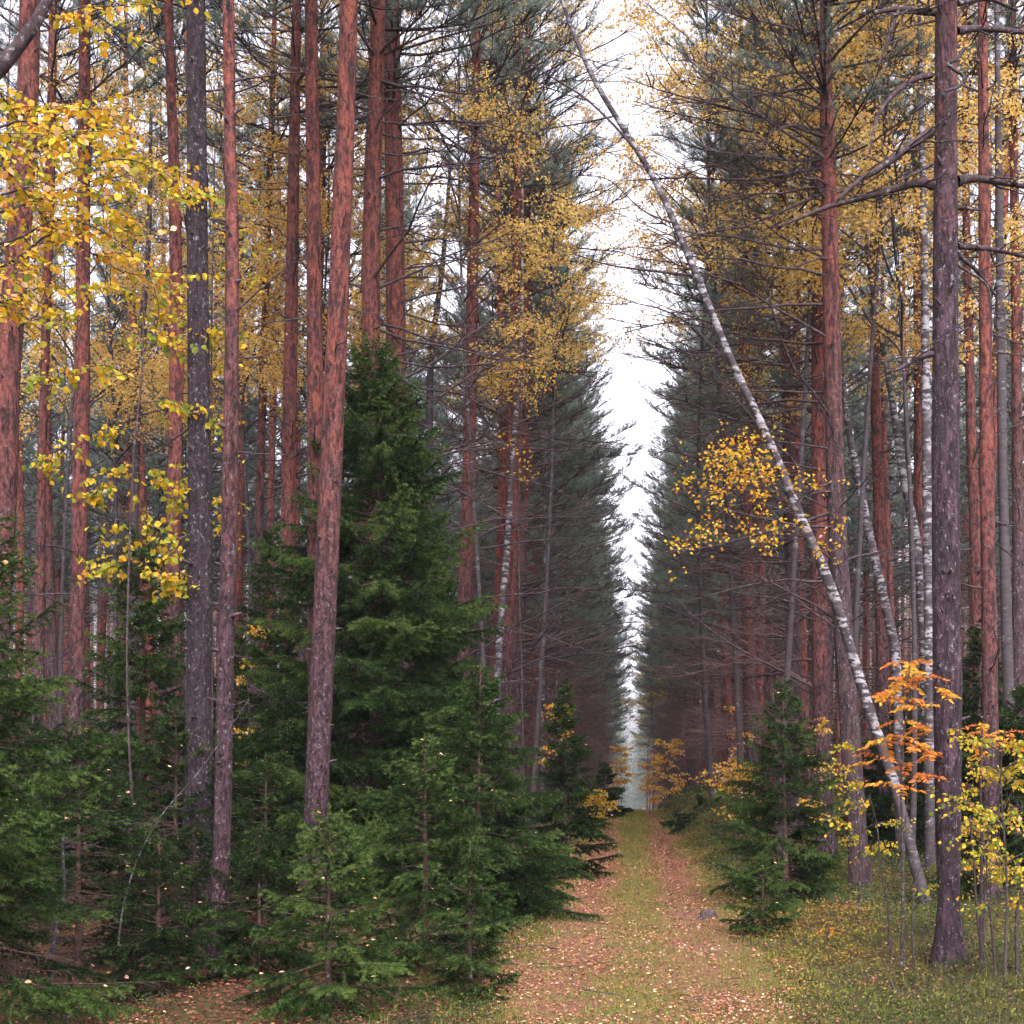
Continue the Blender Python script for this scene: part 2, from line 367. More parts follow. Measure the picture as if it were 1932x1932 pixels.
def tufts(mb, tf, per, ln, wd, mat=1):
    if not tf: return
    a = np.array([t[0] for t in tf]); b = np.array([t[1] for t in tf]); L = np.linalg.norm(b - a, axis=1).mean()
    needles(mb, a, b, per / L, ln, wd, mat, .95, 0., np.clip(rng.normal(.5, .22, len(a)), 0, 1), up=.15)

def pine_crown(H, z_dead, z_live, edge=False, z_edge=4.5, per=13, wd=.011):
    tw, tf = Twigs(), []
    z = z_dead
    while z < H - .3:
        for _ in range(rng.integers(3, 6)):
            az = U(-pi, pi); side = cos(az) if edge else -1
            p = (0, 0, z + U(-.1, .1)); s = (z - z_live) / (H - z_live)
            if s > 0:
                L = (2.3 if not edge else 2.2 + .9 * max(0, side)) * (1 - s) ** .65 * U(.6, 1.1) + .3
                live_bough(tw, tf, p, az, L, .1 + .6 * s + U(-.15, .25), .5 + .5 * s, .3, 5.)
            elif edge and side > .05 and z > z_edge:
                L = U(2.0, 3.7) * (.6 + .4 * side) * (.8 + .2 * min(1, (z - z_edge) / 2))
                live_bough(tw, tf, p, az, L, U(-.1, .25), U(.15, .6), .5, 5.)
            elif edge and side > 0:
                dead_bough(tw, p, az, U(1.2, 3.2), None, 1.5)
            elif rng.random() < .75:
                dead_bough(tw, p, az, U(.5, 2.0), None, 1.3)
        z += U(.38, .62)
    mb = MB(); tw.put(mb, 0); tufts(mb, tf, per, .085, wd)
    return mb
def pine_trunk(H, D, n=10, bend=.12):
    mb = MB(); z = np.concatenate((np.linspace(-.3, 2, 6), np.linspace(3, H, 16)))
    ph = U(0, 6.28, 2)
    p = np.stack((bend * np.sin(z * .33 + ph[0]) - bend * sin(ph[0]), bend * np.sin(z * .27 + ph[1]) - bend * sin(ph[1]), z), -1)
    r = D / 2 * np.interp(z / H, [0, .1, .6, 1], [1.05, .95, .68, .1])
    tube(mb, p, r, n, 0, .015, np.exp(-np.maximum(z, 0) / .35) * .28)
    return mb, p

# ------------------------------------------------------------------ pines of the rows (shared meshes)
edge_v, in_v = [], []
for i in range(6):
    H = U(20, 23); t, _ = pine_trunk(H, U(.21, .28))
    edge_v.append((t.mesh('trunk', [M['pine_row_bright'] if i % 3 else M['pine_grey']]), pine_crown(H, 1.6, 9.5, True, U(4, 7)).mesh('crown', [M['redtwig'], M['pineneedle']])))
for i in range(6):
    H = U(19, 23); t, _ = pine_trunk(H, U(.19, .27))
    in_v.append((t.mesh('trunk', [M['pine_row_bright'] if i % 3 else M['pine_grey']]), pine_crown(H, 1.8, 13.5, False, per=10).mesh('crown', [M['twig'], M['pineneedle']])))
low_v = []
for i in range(4):
    H = U(18, 21); t, _ = pine_trunk(H, U(.18, .25))
    low_v.append((t.mesh('trunk', [M['pine_row_bright'] if i % 2 else M['pine']]), pine_crown(H, 1.2, 7.5, False, per=12, wd=.013).mesh('crown', [M['twig'], M['pineneedle']])))
taken = []          # (x, y) of every trunk
def row_pine(x, y, var, rz, label, group, s=1.):
    o = thing('pine_tree', label, 'pine', (x, y, gz(x, y)), group, rz)
    o.scale = (s, s, s); o.rotation_euler = (rng.normal(0, .012), rng.normal(0, .012), rz)
    link('trunk', var[0], o); link('crown', var[1], o)
    taken.append((x, y)); return o

# ------------------------------------------------------------------ single trees one can pick out
def stem_from_pixels(pts, P, H=None, over=None):
    """pts: (px, py, width px) from base to top; P a depth or one per point; returns world points and radii"""
    Ps = np.broadcast_to(P, len(pts)).astype(float)
    p = np.array([W(a, b, q) for (a, b, _), q in zip(pts, Ps)]); r = np.array([.9 * c / 1932 * q / 2 for (_, _, c), q in zip(pts, Ps)])
    return p, r
def hero_pine(label, pts, P, mat, H=21, seg=22, boughs=26, zb=2.5, zt=None, tuftz=12.5, limb_len=(.2, 1.5), group=None, stubs=14, kind='pine', branches=None, live_side=None):
    p, r = stem_from_pixels(pts, P)
    base = p[0].copy(); g = gz(base[0], base[1])
    d = (p[1] - p[0]) / max(p[1][2] - p[0][2], .1)
    p[0] = base + d * (g - .25 - base[2]); base = np.array((p[0][0] + d[0] * .25, p[0][1] + d[1] * .25, g))
    top = p[-1]; dt = p[-1] - p[-2]; dt = dt / dt[2]
    if top[2] < H + g:
        ex = top + dt * (H + g - top[2]); ex[:2] = top[:2] + (ex[:2] - top[:2]) * .5
        p = np.vstack((p, ex)); r = np.r_[r, .02]
    n = 8; q = smooth_path(p - base, n); rr = np.interp(np.arange(len(q)), np.arange(len(p)) * n, r)
    dz = np.interp(np.linspace(0, 1, len(q) * 3), np.linspace(0, 1, len(q)), np.arange(len(q)))
    i = np.clip(dz.astype(int), 0, len(q) - 2); f = (dz - i)[:, None]; q = q[i] * (1 - f) + q[i + 1] * f; rr = rr[i] * (1 - f[:, 0]) + rr[i + 1] * f[:, 0]
    t = thing('pine_tree' if kind == 'pine' else 'spruce_tree', label, kind, base, group)
    mb = MB(); tube(mb, q, rr, seg, 0, .012, np.exp(-np.maximum(q[:, 2], 0) / .28) * .42)
    # knots and stubs sit on the trunk itself
    tw = Twigs()
    at = lambda z: (np.array([np.interp(z, q[:, 2], q[:, k]) for k in range(3)]), np.interp(z, q[:, 2], rr))
    for _ in range(stubs * 2):
        z = U(1.5, 13); c, rad = at(z); az = U(-pi, pi); dd = rot_dir(az, U(0, .6))
        tube(mb, np.array([c + dd * rad * .8, c + dd * (rad + .02), c + dd * (rad + U(.03, .12))]), np.array((.03, .018, .009)) * U(.6, 1.2), 5, 1)
    mb.build('trunk', [mat, M['twig']], t)
    for bi in range(int(boughs * 1.5)):
        z = U(zb, zt or 13); c, rad = at(z); az = U(-pi, pi); L = U(*limb_len); tw = Twigs()
        if live_side is not None and rng.random() < .6: az = live_side + rng.normal(0, .6); L = U(1.2, 3.2)
        dead_bough(tw, c + rot_dir(az, 0) * rad * .7, az, L, .007 + .006 * L)
        m2 = MB(); tw.put(m2, 0, 4); m2.build('branch', [M['twig']], t)
    tw, tf = Twigs(), []
    for z in np.arange(tuftz, H - .5, .45):
        for _ in range(4):
            c, rad = at(z); s = (z - tuftz) / (H - tuftz)
            live_bough(tw, tf, c, U(-pi, pi), 2.4 * (1 - s) ** .6 * U(.5, 1.1) + .3, .1 + .5 * s, .5 + .5 * s, .35, 5.)
    mb = MB(); tw.put(mb, 0); tufts(mb, tf, 16, .08, .007); mb.build('crown', [M['twig'], M['pineneedle']], t)
    taken.append((base[0], base[1])); t['_b'] = list(base); del t['_b']
    return t, base, at

LG = 'tall pines standing along the near left verge'
hero_pine('leaning red pine half cut by the picture edge behind yellow leaves', [(-25, 1500, 60), (5, 950, 55), (15, 700, 50), (42, 350, 46), (57, 0, 42)], 11.5, M['pine'], boughs=10, stubs=10)
hero_pine('thin reddish pine just beside the leaning edge pine, behind a spruce bough', [(62, 1600, 28), (72, 1250, 26), (80, 850, 16), (95, 300, 20), (100, 0, 16)], 17, M['pine'], boughs=14)
hero_pine('red pine rising behind the yellow leafed boughs, grey at its foot', [(140, 1600, 36), (147, 1200, 33), (155, 700, 31), (158, 300, 26), (160, 0, 23)], 14, M['pine'], boughs=18)
hero_pine('slim brownish pine next to the dark straight trunk, yellow twigs beside it', [(325, 1650, 34), (325, 1150, 31), (333, 700, 29), (328, 300, 23), (318, 0, 18)], 13.5, M['pine'], boughs=14)
hero_pine('dark grey barked straight trunk among red pines, bare hooked branches at top', [(368, 1800, 62), (374, 1350, 54), (377, 1000, 49), (373, 500, 44), (370, 0, 38)], 10.6, M['pine_dark'], boughs=14, zb=5, limb_len=(.25, 1.2))
hero_pine('slim pine whose foot stands clear before the dark spruces', [(408, 1868, 40), (418, 1600, 36), (426, 1250, 34), (434, 900, 32), (438, 450, 28), (431, 0, 24)], 9.2, M['pine'], boughs=9, zb=5, limb_len=(.2, 1.1), stubs=24)
hero_pine('thinnest pale brown pine with many fine bare twigs', [(480, 1600, 20), (488, 1050, 18), (500, 600, 15), (515, 150, 11), (518, 0, 9)], 19, M['pine_grey'], boughs=34, limb_len=(.5, 1.6))
hero_pine('bright red pine with bare whorls between two bigger trunks', [(540, 1600, 36), (545, 900, 30), (552, 450, 25), (558, 100, 21), (560, 0, 19)], 17, M['pine'], boughs=34, limb_len=(.4, 1.7))
hero_pine('straight red pine close behind the lichen spotted pine', [(598, 1650, 40), (596, 900, 35), (592, 450, 31), (587, 0, 26)], 14, M['pine'], boughs=22, limb_len=(.3, 1.6))
hero_pine('lichen spotted pine in front of the large spruce, trunk slanting upward', [(585, 1735, 54), (594, 1580, 52), (606, 1300, 49), (624, 900, 46), (645, 400, 41), (658, 0, 37)], 12.4, M['pine'], boughs=7, zb=6, limb_len=(.2, .9), stubs=34)
hero_pine('red pine emerging from the tip of the large spruce, long bare boughs', [(708, 1600, 44), (702, 900, 40), (700, 600, 38), (703, 350, 36), (714, 0, 31)], 15.6, M['pine'], boughs=30, zb=5, limb_len=(.5, 2.2), live_side=.2)
hero_pine('thick purple grey pine beside the tall spruce, forked shadowy twigs', [(752, 1600, 46), (748, 900, 43), (746, 500, 40), (738, 0, 34)], 17, M['pine_grey'], boughs=30, limb_len=(.5, 2.0), live_side=.2)
hero_pine('slender orange red pine in front of yellow birch foliage', [(868, 1500, 34), (876, 1150, 31), (886, 850, 27), (893, 450, 23), (900, 0, 17)], 19, M['pine'], boughs=34, limb_len=(.5, 2.2), live_side=.1, zt=18)
hero_pine('orange red pine crossed by a thin curved birch stem', [(952, 1600, 36), (958, 1300, 34), (966, 900, 27), (974, 500, 22), (976, 100, 17)], 21, M['pine'], boughs=40, limb_len=(.5, 2.4), live_side=.1, zt=18)
hero_pine('purple brown pine right behind the curved birch stem', [(965, 1600, 36), (976, 1200, 33), (985, 900, 29), (992, 500, 22)], 22.5, M['pine_grey'], boughs=40, limb_len=(.5, 2.4), live_side=.1, zt=18)

R1, R1b, R1at = hero_pine('thick purple barked pine with gnarled bare limbs beside the path', [(1791, 1845, 78), (1790, 1700, 44), (1788, 1300, 61), (1784, 900, 58), (1784, 400, 50), (1785, 0, 45)], 9.6, M['pine_old'], boughs=6, zb=3, zt=8, limb_len=(.05, .3), seg=36, stubs=16)
limbs = [([(1782, 68), (1777, 28), (1735, 22), (1695, 17), (1650, 24)], 14, 6, 0), ([(1695, 20), (1674, 75), (1657, 124)], 6, 2, -.2),
         ([(1762, 350), (1732, 345), (1676, 360), (1620, 375), (1564, 390), (1515, 409), (1470, 427)], 14, 3, -.3),
         ([(1757, 248), (1710, 281), (1657, 319), (1620, 341), (1582, 375)], 13, 5, -.5), ([(1757, 142), (1725, 150), (1684, 180), (1654, 225), (1640, 290)], 9, 3, -.4),
         ([(1806, 58), (1852, 54), (1945, 62)], 12, 7, .2), ([(1806, 341), (1845, 337), (1945, 354)], 14, 7, .2), ([(1806, 464), (1870, 470), (1945, 487)], 9, 5, .5),
         ([(1803, 392), (1825, 393), (1847, 397)], 6, 3, 0), ([(1806, 479), (1845, 514), (1880, 560)], 7, 3, .3), ([(1806, 500), (1860, 536), (1870, 580), (1871, 634)], 4, 2, -.2),
         ([(1763, 667), (1732, 675), (1700, 694), (1672, 703)], 9, 3, -.3), ([(1806, 7), (1864, -2), (1920, 20)], 9, 4, .3), ([(1759, 310), (1720, 330), (1690, 345)], 5, 2, -.3)]
for pts, w0, w1, dp in limbs:
    n = len(pts); P = 9.6 + np.linspace(0, 1, n) * dp
    p = smooth_path(np.array([W(a, b, q) for (a, b), q in zip(pts, P)]) - R1b, 5); rr = 1.35 * np.linspace(w0, w1, len(p)) / 1932 * 9.6 / 2
    mb = MB(); tube(mb, p, rr, 8, 0, .05)
    tw = Twigs()
    for _ in range(int(6 + len(pts) * 2)):
        k = rng.integers(3, len(p)); az = U(-pi, pi); dead_bough(tw, p[k], az, U(.15, .7), rr[k] * .35)
    tw.put(mb, 0, 4); mb.build('branch', [M['limb']], R1)
p = smooth_path(np.array([W(a, b, 9.35) for a, b in [(1819, 92), (1804, 112), (1789, 120), (1800, 131), (1819, 146), (1807, 165), (1781, 172)]]) - R1b, 5)
mb = MB(); tube(mb, p, np.linspace(.02, .012, len(p)), 8, 0, .14); mb.build('lichen_snag', [M['lichen']], R1)

hero_pine('tall pine behind the leaning birch, red above and grey below', [(1625, 1690, 44), (1605, 1400, 42), (1580, 1000, 39), (1571, 700, 37), (1565, 400, 34), (1558, 150, 26), (1556, 0, 20)], 14.8, M['pine_grey'], boughs=44, zb=3.5, limb_len=(.5, 2.6), live_side=pi - .1, tuftz=10.5)
hero_pine('red pine close behind the tall pine past the leaning birch', [(1560, 1640, 38), (1548, 1300, 36), (1546, 900, 33), (1542, 500, 27), (1540, 100, 20)], 17, M['pine'], boughs=30, limb_len=(.5, 2.2), live_side=pi)
hero_pine('narrow orange pine between two curved birches', [(1668, 1500, 28), (1662, 1100, 26), (1652, 750, 21), (1648, 300, 15)], 19, M['pine'], boughs=26, limb_len=(.4, 1.8))
hero_pine('thin orange pine hidden by the pale upright birch', [(1730, 1500, 24), (1733, 900, 20), (1730, 450, 16), (1728, 100, 12)], 20, M['pine'], boughs=24, limb_len=(.4, 1.6))
hero_pine('orange pine just past the thick purple trunk, straight and clean', [(1872, 1720, 38), (1868, 1300, 33), (1862, 900, 29), (1857, 400, 25), (1854, 0, 20)], 13.2, M['pine'], boughs=20, limb_len=(.3, 1.6))
hero_pine('slim orange pine leaning between the thick trunk and its clean neighbour', [(1850, 1600, 26), (1842, 1100, 23), (1832, 800, 21), (1823, 400, 16), (1820, 0, 11)], 17.5, M['pine'], boughs=24, limb_len=(.4, 1.6))
hero_pine('dull brown pine by the far edge of the yellow bush', [(1925, 1650, 30), (1922, 1200, 26), (1918, 700, 22), (1912, 200, 17)], 18, M['pine_grey'], boughs=24, limb_len=(.4, 1.8))
hero_pine('purple pine with broken side twigs behind the roadside spruce', [(1500, 1600, 34), (1497, 1200, 32), (1487, 800, 26), (1478, 400, 20)], 20, M['pine_grey'], boughs=40, limb_len=(.5, 2.2), live_side=pi)
hero_pine('reddish pine left of the roadside spruce tip', [(1420, 1560, 30), (1412, 1200, 27), (1405, 800, 22), (1400, 400, 16)], 25, M['pine'], boughs=40, limb_len=(.5, 2.4), live_side=pi, zb=4)

# rows behind: one pine each, up to about 250, then one far mass
far_spots = []
def ok(x, y, dmin):
    return all((x - a) ** 2 + (y - b) ** 2 > dmin * dmin for a, b in taken)
def in_view(x, y, m=.06): return -m < U0 + F * x / y < 1 + m
cnt = 0
for side in (-1, 1):
    y = 27 if side < 0 else 24
    while y < 290:
        x = (-U(2.9, 3.7) if side < 0 else U(3.0, 3.9)) + .1
        if y < 120:
            if ok(x, y, 1.4):
                row_pine(x, y, edge_v[rng.integers(6)], (0 if side < 0 else pi) + rng.normal(0, .3),
                         'far pine of the dense row whose twigs overhang the path ' + ('below yellow birch crowns' if side < 0 else 'past the yellow sapling'), 'pines lining the %s side of the path' % ('shaded' if side < 0 else 'open'), U(.9, 1.08)); cnt += 1
        else: far_spots.append((x, y, side, 1))
        y += U(1.9, 2.9) * (1 if y < 120 else 1.3)
    for row in range(1, 24):
        y = 29 + row * .5
        while y < 150:
            x = side * (4.3 + row * 2.7) + U(-.9, .9)
            if in_view(x, y) and ok(x, y, 1.3):
                if cnt < 268 and y < 66 + (40 if row < 3 else 0):
                    row_pine(x, y, in_v[rng.integers(6)] if y < 38 else low_v[rng.integers(4)], U(0, 6.28), 'slender pine deep among the crowded trunks ' + ('behind the dark spruces' if side < 0 else 'behind the thick purple pine'),
                             'pines deep in the %s wood' % ('spruce grown' if side < 0 else 'birch grown'), U(.88, 1.1)); cnt += 1
                else: far_spots.append((x, y, side, 0))
            y += U(3.0, 5.0) * (1 + row * .02) * (1 if y < 66 else .7)
print('row pines', cnt, 'far', len(far_spots))
for x, y in ((-1.9, 235), (2.1, 262), (-2.4, 285), (2.9, 225), (-3., 200), (.9, 330), (-.5, 345)): far_spots.append((x, y, -1 if x < 0 else 1, 1))
def far_wood():
    mb = MB()
    for (x, y, side, e) in far_spots:
        b = np.array((x, y, gz(x, y))); H = U(19, 23); s = max(1., y / 75)
        tube(mb, b + np.array([(0, 0, -.5), (U(-.1, .1), 0, H * .5), (U(-.2, .2), 0, H)]), np.array((.13, .1, .02)), 5, 0)
        n = int((330 if e else 170) / s); z = U(.02 if y > 150 and abs(x) < 5 else U(.2, .36) if e else .42, 1, n) ** .9 * H; az = U(-pi, pi, n) if not e else rng.normal(0 if side < 0 else pi, 1.3, n)
        R = (1.15 - z / H) * (4.0 if e else 2.6) * U(.25, 1, n) ** .6; R = np.minimum(R, U(2.6, 3.5))
        c = b + np.stack((np.cos(az) * R, np.sin(az) * R, z + R * .3), -1)
        prisms(mb, b + np.stack((0 * R, 0 * R, z), -1)[::3], c[::3], .014, .006, 1)
        m = int(8)
        needles(mb, np.repeat(c, 2, 0) + rng.normal(0, .12, (2 * n, 3)), np.repeat(c, 2, 0) + rng.normal(0, .25, (2 * n, 3)), m * 2.4, .13 * s ** .5, .022 * s ** .5, 2, .9)
        if not e and y > 42:
            q = 150; zz = U(.2, 7, q); az = U(-pi, pi, q); R = (1 - zz / 8) * 2.0 * U(.3, 1, q); off = np.array((U(-1.2, 1.2), U(-1.2, 1.2), 0))
            c2 = b + off + np.stack((np.cos(az) * R, np.sin(az) * R, zz - .25 * R), -1)
            needles(mb, np.repeat(c2, 2, 0) + rng.normal(0, .12, (2 * q, 3)), np.repeat(c2, 2, 0) + rng.normal(0, .22, (2 * q, 3)), 22, .12 * s ** .5, .026 * s ** .5, 3, .9)
        k = 45 if e else 80; z = U(1, H * .65, k); az = U(-pi, pi, k); R = U(.5, 1.9, k)
        prisms(mb, b + np.stack((0 * R, 0 * R, z), -1), b + np.stack((np.cos(az) * R, np.sin(az) * R, z + R * U(-.1, .4, k)), -1), .016, .006, 1)
    o = mb.build('far_woods', [M['pine_row_bright'], M['redtwig'], M['pineneedle'], M['spruce']]); o['kind'] = 'stuff'
    o['label'] = 'far pine wood closing the view on both sides of the path'; o['category'] = 'wood'
far_wood()

# ------------------------------------------------------------------ birches
def birch_crown(tw, lf, at, z0, z1, maxL, n, dens=16, droop=1.):
    for i in range(n):
        z = z0 + (z1 - z0) * (i + rng.random()) / n; c = at(z); s = (z - z0) / (z1 - z0)
        L = maxL * (1 - s * .75) * U(.6, 1.1); az = U(-pi, pi)
        pts = bough(c, az, U(.7, 1.1), U(.0, .4), L, 6, .14); tw.line(pts, .006 + .008 * L, .004)
        for _ in range(int(L * 7)):
            t = U(.2, 1); d = tang(pts, t); a2 = math.atan2(d[1], d[0]) + U(-1.2, 1.2)
            q = bough(lerp(pts, t), a2, U(.1, .6), -U(.4, 1.3) * droop, U(.5, 1.3), 5, .16); tw.line(q, .004, .0015)
            for j in range(1, 5):
                for _ in range(max(1, int(dens * .32))): lf.append(q[j] + (q[j + 1] - q[j]) * rng.random() + rng.normal(0, .05, 3))
                if rng.random() < .6:
                    b = bough(q[j], a2 + U(-1.4, 1.4), -.2, -1. * droop, U(.15, .4), 2, .2); tw.line(b, .002, .001)
                    for _ in range(max(1, int(dens * .32))): lf.append(lerp(b, rng.random()) + rng.normal(0, .04, 3))
def make_birch(H, D, z0, maxL, n, bend, leaf=.05, dens=16):
    z = np.linspace(-.3, H, 26); ph = U(0, 6, 2)
    p = np.stack((bend * np.sin(z * .22 + ph[0]) - bend * sin(ph[0]), bend * np.sin(z * .2 + ph[1]) - bend * sin(ph[1]), z), -1)
    mb = MB(); tube(mb, p, D / 2 * np.interp(z / H, [0, .1, 1], [1.2, 1, .1]), 10, 0, .02)
    tw, lf = Twigs(), []
    birch_crown(tw, lf, lambda q: np.array([np.interp(q, z, p[:, k]) for k in range(3)]), z0, H - .2, maxL, n, dens)
    cr = MB(); tw.put(cr, 0); lf = np.array(lf); leaves(cr, lf, U(.7, 1.25, len(lf)) * leaf, 1, np.clip(rng.normal(.5, .25, len(lf)), 0, 1), simple=True, droop=.9)
    return mb.mesh('trunk', [M['birch_dark']]), cr.mesh('crown', [M['twig'], M['birchleaf']])
bv = [make_birch(17, .1, 8, 2.7, 40, .3, .054), make_birch(19, .11, 9., 3.0, 42, .35, .054), make_birch(15, .085, 7., 2.4, 36, .25, .052)]
def birch(px, P, v, s, rz, label, group='yellow birches scattered among the pines'):
    x = (px / 1932 - U0) * P; y = F * P
    o = thing('birch_tree', label, 'birch', (x, y, gz(x, y)), group, rz); o.scale = (s, s, s)
    link('trunk', bv[v][0], o); link('crown', bv[v][1], o)
birch(925, 18.5, 0, 1.0, .3, 'yellow birch crown behind the slender orange red pine')
birch(1000, 20.5, 1, .95, 1.5, 'yellow birch above the row, beside the top of the leaning birch')
birch(560, 18.5, 0, .95, 3.3, 'yellow birch seen between the lichen spotted pine and the dark trunk')
birch(330, 21, 1, .9, 2.0, 'yellow birch behind the slim brownish pine')
birch(120, 17.5, 2, 1., 4.4, 'yellow birch between the two thin reddish pines near the edge')
birch(660, 19.5, 1, .9, 4.0, 'yellow birch behind the two straight red pines near the spruce tip')
birch(470, 19, 2, 1.1, 1.0, 'small yellow birch behind the thinnest pale pine')
birch(200, 19, 0, .9, 5.0, 'yellow birch far behind the red pine among yellow leaves')
birch(1470, 17, 1, 1.02, .9, 'big yellow birch crown above the leaning birch trunk')
birch(1610, 16.5, 0, 1.05, 2.6, 'yellow birch crown directly behind the tall red and grey pine')
birch(1400, 20, 1, 1.12, 3.9, 'pale golden birch rising against the white sky')
birch(1345, 26, 1, 1.25, 5.4, 'palest birch, its thin crown spread over the bright sky gap')
birch(1720, 16.5, 2, 1.1, .2, 'yellow birch crown behind the gnarled limbs of the thick pine')
birch(1850, 18, 0, 1., 1.9, 'yellow birch peeping past the thick purple trunk')
birch(1560, 19.5, 2, 1.1, 4.6, 'birch with golden drooping twigs low between red pines')
birch(1232, 60, 2, .8, 1., 'small far golden birch at the end of the sky gap')
birch(1222, 82, 0, .7, 2., 'farthest golden birch by the crest of the path')

def curved_birch(label, pts, P, mat, foliage=None, tail=True, H=None):
    p, r = stem_from_pixels(pts, P); base = p[0].copy(); g = gz(base[0], base[1]); base[2] = g
    p[0][2] = g - .2
    q = smooth_path(p - base, 10); rr = np.interp(np.arange(len(q)), np.arange(len(p)) * 10, r)
    t = thing('birch_tree', label, 'birch', base)
    mb = MB(); tube(mb, q, rr * .82, 14, 0, .03, np.exp(-np.maximum(q[:, 2], 0) / .3) * .2); mb.build('trunk', [mat], t)
    taken.append((base[0], base[1])); return t, base, q
LB, LBb, LBq = curved_birch('slender birch leaning far over the path against the white sky',
    [(1752, 1745, 30), (1742, 1690, 29), (1690, 1490, 27), (1640, 1340, 27), (1572, 1120, 25), (1512, 980, 24), (1450, 830, 22), (1380, 680, 20), (1310, 510, 18), (1235, 340, 15), (1132, 170, 13), (1085, 70, 11), (1055, -10, 9), (1000, -130, 7), (950, -260, 4)], 13.4, M['birch'])
def bare(lst, parent, base, P, mat='twig', name='branch', forks=5):
    for pts, w0, w1, dp in lst:
        p = smooth_path(np.array([W(a, b, P + dp * i / len(pts)) for i, (a, b) in enumerate(pts)]) - base, 4)
        rr = np.linspace(w0, w1, len(p)) / 1932 * P / 2; mb = MB(); tube(mb, p, rr, 6); tw = Twigs()
        for _ in range(forks): dead_bough(tw, p[rng.integers(2, len(p))], U(-pi, pi), U(.2, .9), .005)
        tw.put(mb); mb.build(name, [M[mat]], parent)
bare([([(1310, 520), (1240, 512), (1150, 500), (1080, 478)], 6, 2, 0), ([(1225, 320), (1180, 260), (1110, 190), (1040, 145), (1000, 120)], 6, 2, -.3), ([(1155, 220), (1100, 232), (1020, 245)], 4, 2, .4),
      ([(1265, 420), (1210, 395), (1150, 340), (1100, 330)], 4, 1.5, .5), ([(1385, 690), (1330, 640), (1270, 560)], 4, 1.5, .3)], LB, LBb, 13.4)
lf = []; tw = Twigs()
for pts, n in [([(1500, 960), (1440, 900), (1390, 870), (1345, 860)], 70), ([(1500, 970), (1430, 950), (1370, 960), (1320, 1000), (1300, 1030)], 42), ([(1505, 985), (1460, 1010), (1420, 1030)], 24), ([(1512, 1000), (1550, 1020), (1590, 1055)], 14),
               ([(1480, 910), (1420, 890), (1350, 925), (1310, 905)], 38), ([(1470, 880), (1420, 860), (1375, 845)], 34), ([(1500, 950), (1530, 920), (1540, 905)], 10)]:
    p = smooth_path(np.array([W(a, b, 13.4 - .25 * i) for i, (a, b) in enumerate(pts)]) - LBb, 4); tw.line(p, .007, .003)
    for _ in range(n):
        c = lerp(p, U(.25, 1)) ; e = c + rng.normal(0, 1, 3) * (.16, .2, .12) + (0, 0, .0); tw.line(np.array([c, e]), .002, .001)
        for _ in range(5): lf.append(e + rng.normal(0, .06, 3))
mb = MB(); tw.put(mb); leaves(mb, lf, U(.035, .062, len(lf)), 1, np.clip(rng.normal(.62, .2, len(lf)), 0, 1)); mb.build('foliage', [M['twig'], M['yellow']], LB)
curved_birch('white and black birch curving behind the tall pine at mid height', [(1700, 1560, 26), (1692, 1270, 24), (1672, 1150, 23), (1645, 1030, 22), (1618, 900, 20), (1597, 780, 16), (1580, 600, 12), (1560, 380, 8)], 17.5, M['birch'])
curved_birch('birch with a sinuous pale stem between orange pines', [(1752, 1600, 26), (1742, 1200, 24), (1730, 1030, 23), (1705, 900, 21), (1690, 800, 19), (1672, 690, 14), (1640, 500, 11), (1625, 300, 8)], 18.5, M['birch'])
curved_birch('upright pale birch half hidden by the thick purple pine', [(1755, 1640, 26), (1752, 1200, 24), (1748, 850, 23), (1744, 500, 20), (1738, 200, 15), (1732, -50, 10)], 15.5, M['birch'])
curved_birch('dark mottled birch past the clean orange pine', [(1915, 1600, 30), (1900, 1200, 28), (1892, 900, 25), (1888, 600, 23), (1884, 300, 18), (1880, 0, 12)], 15.8, M['birch_dark'])
curved_birch('thin curved birch stem in front of an orange red pine by the spruces', [(925, 1600, 21), (933, 1390, 20), (943, 1200, 19), (957, 1030, 16), (966, 880, 13), (980, 700, 11), (985, 560, 9), (986, 300, 6)], 19.5, M['birch'])
curved_birch('narrow white spotted birch between far purple trunks', [(1020, 1600, 13), (1023, 1300, 12), (1027, 1000, 10), (1030, 600, 7)], 27, M['birch'])
curved_birch('dark birch in the gap beside the big spruce', [(808, 1600, 22), (812, 1000, 20), (812, 700, 17), (835, 500, 12), (850, 300, 8)], 20, M['birch_dark'])
curved_birch('mottled birch stem deep behind the yellow green young tree', [(245, 1500, 22), (255, 950, 20), (262, 700, 17), (280, 450, 13), (285, 200, 8)], 19, M['birch_dark'])

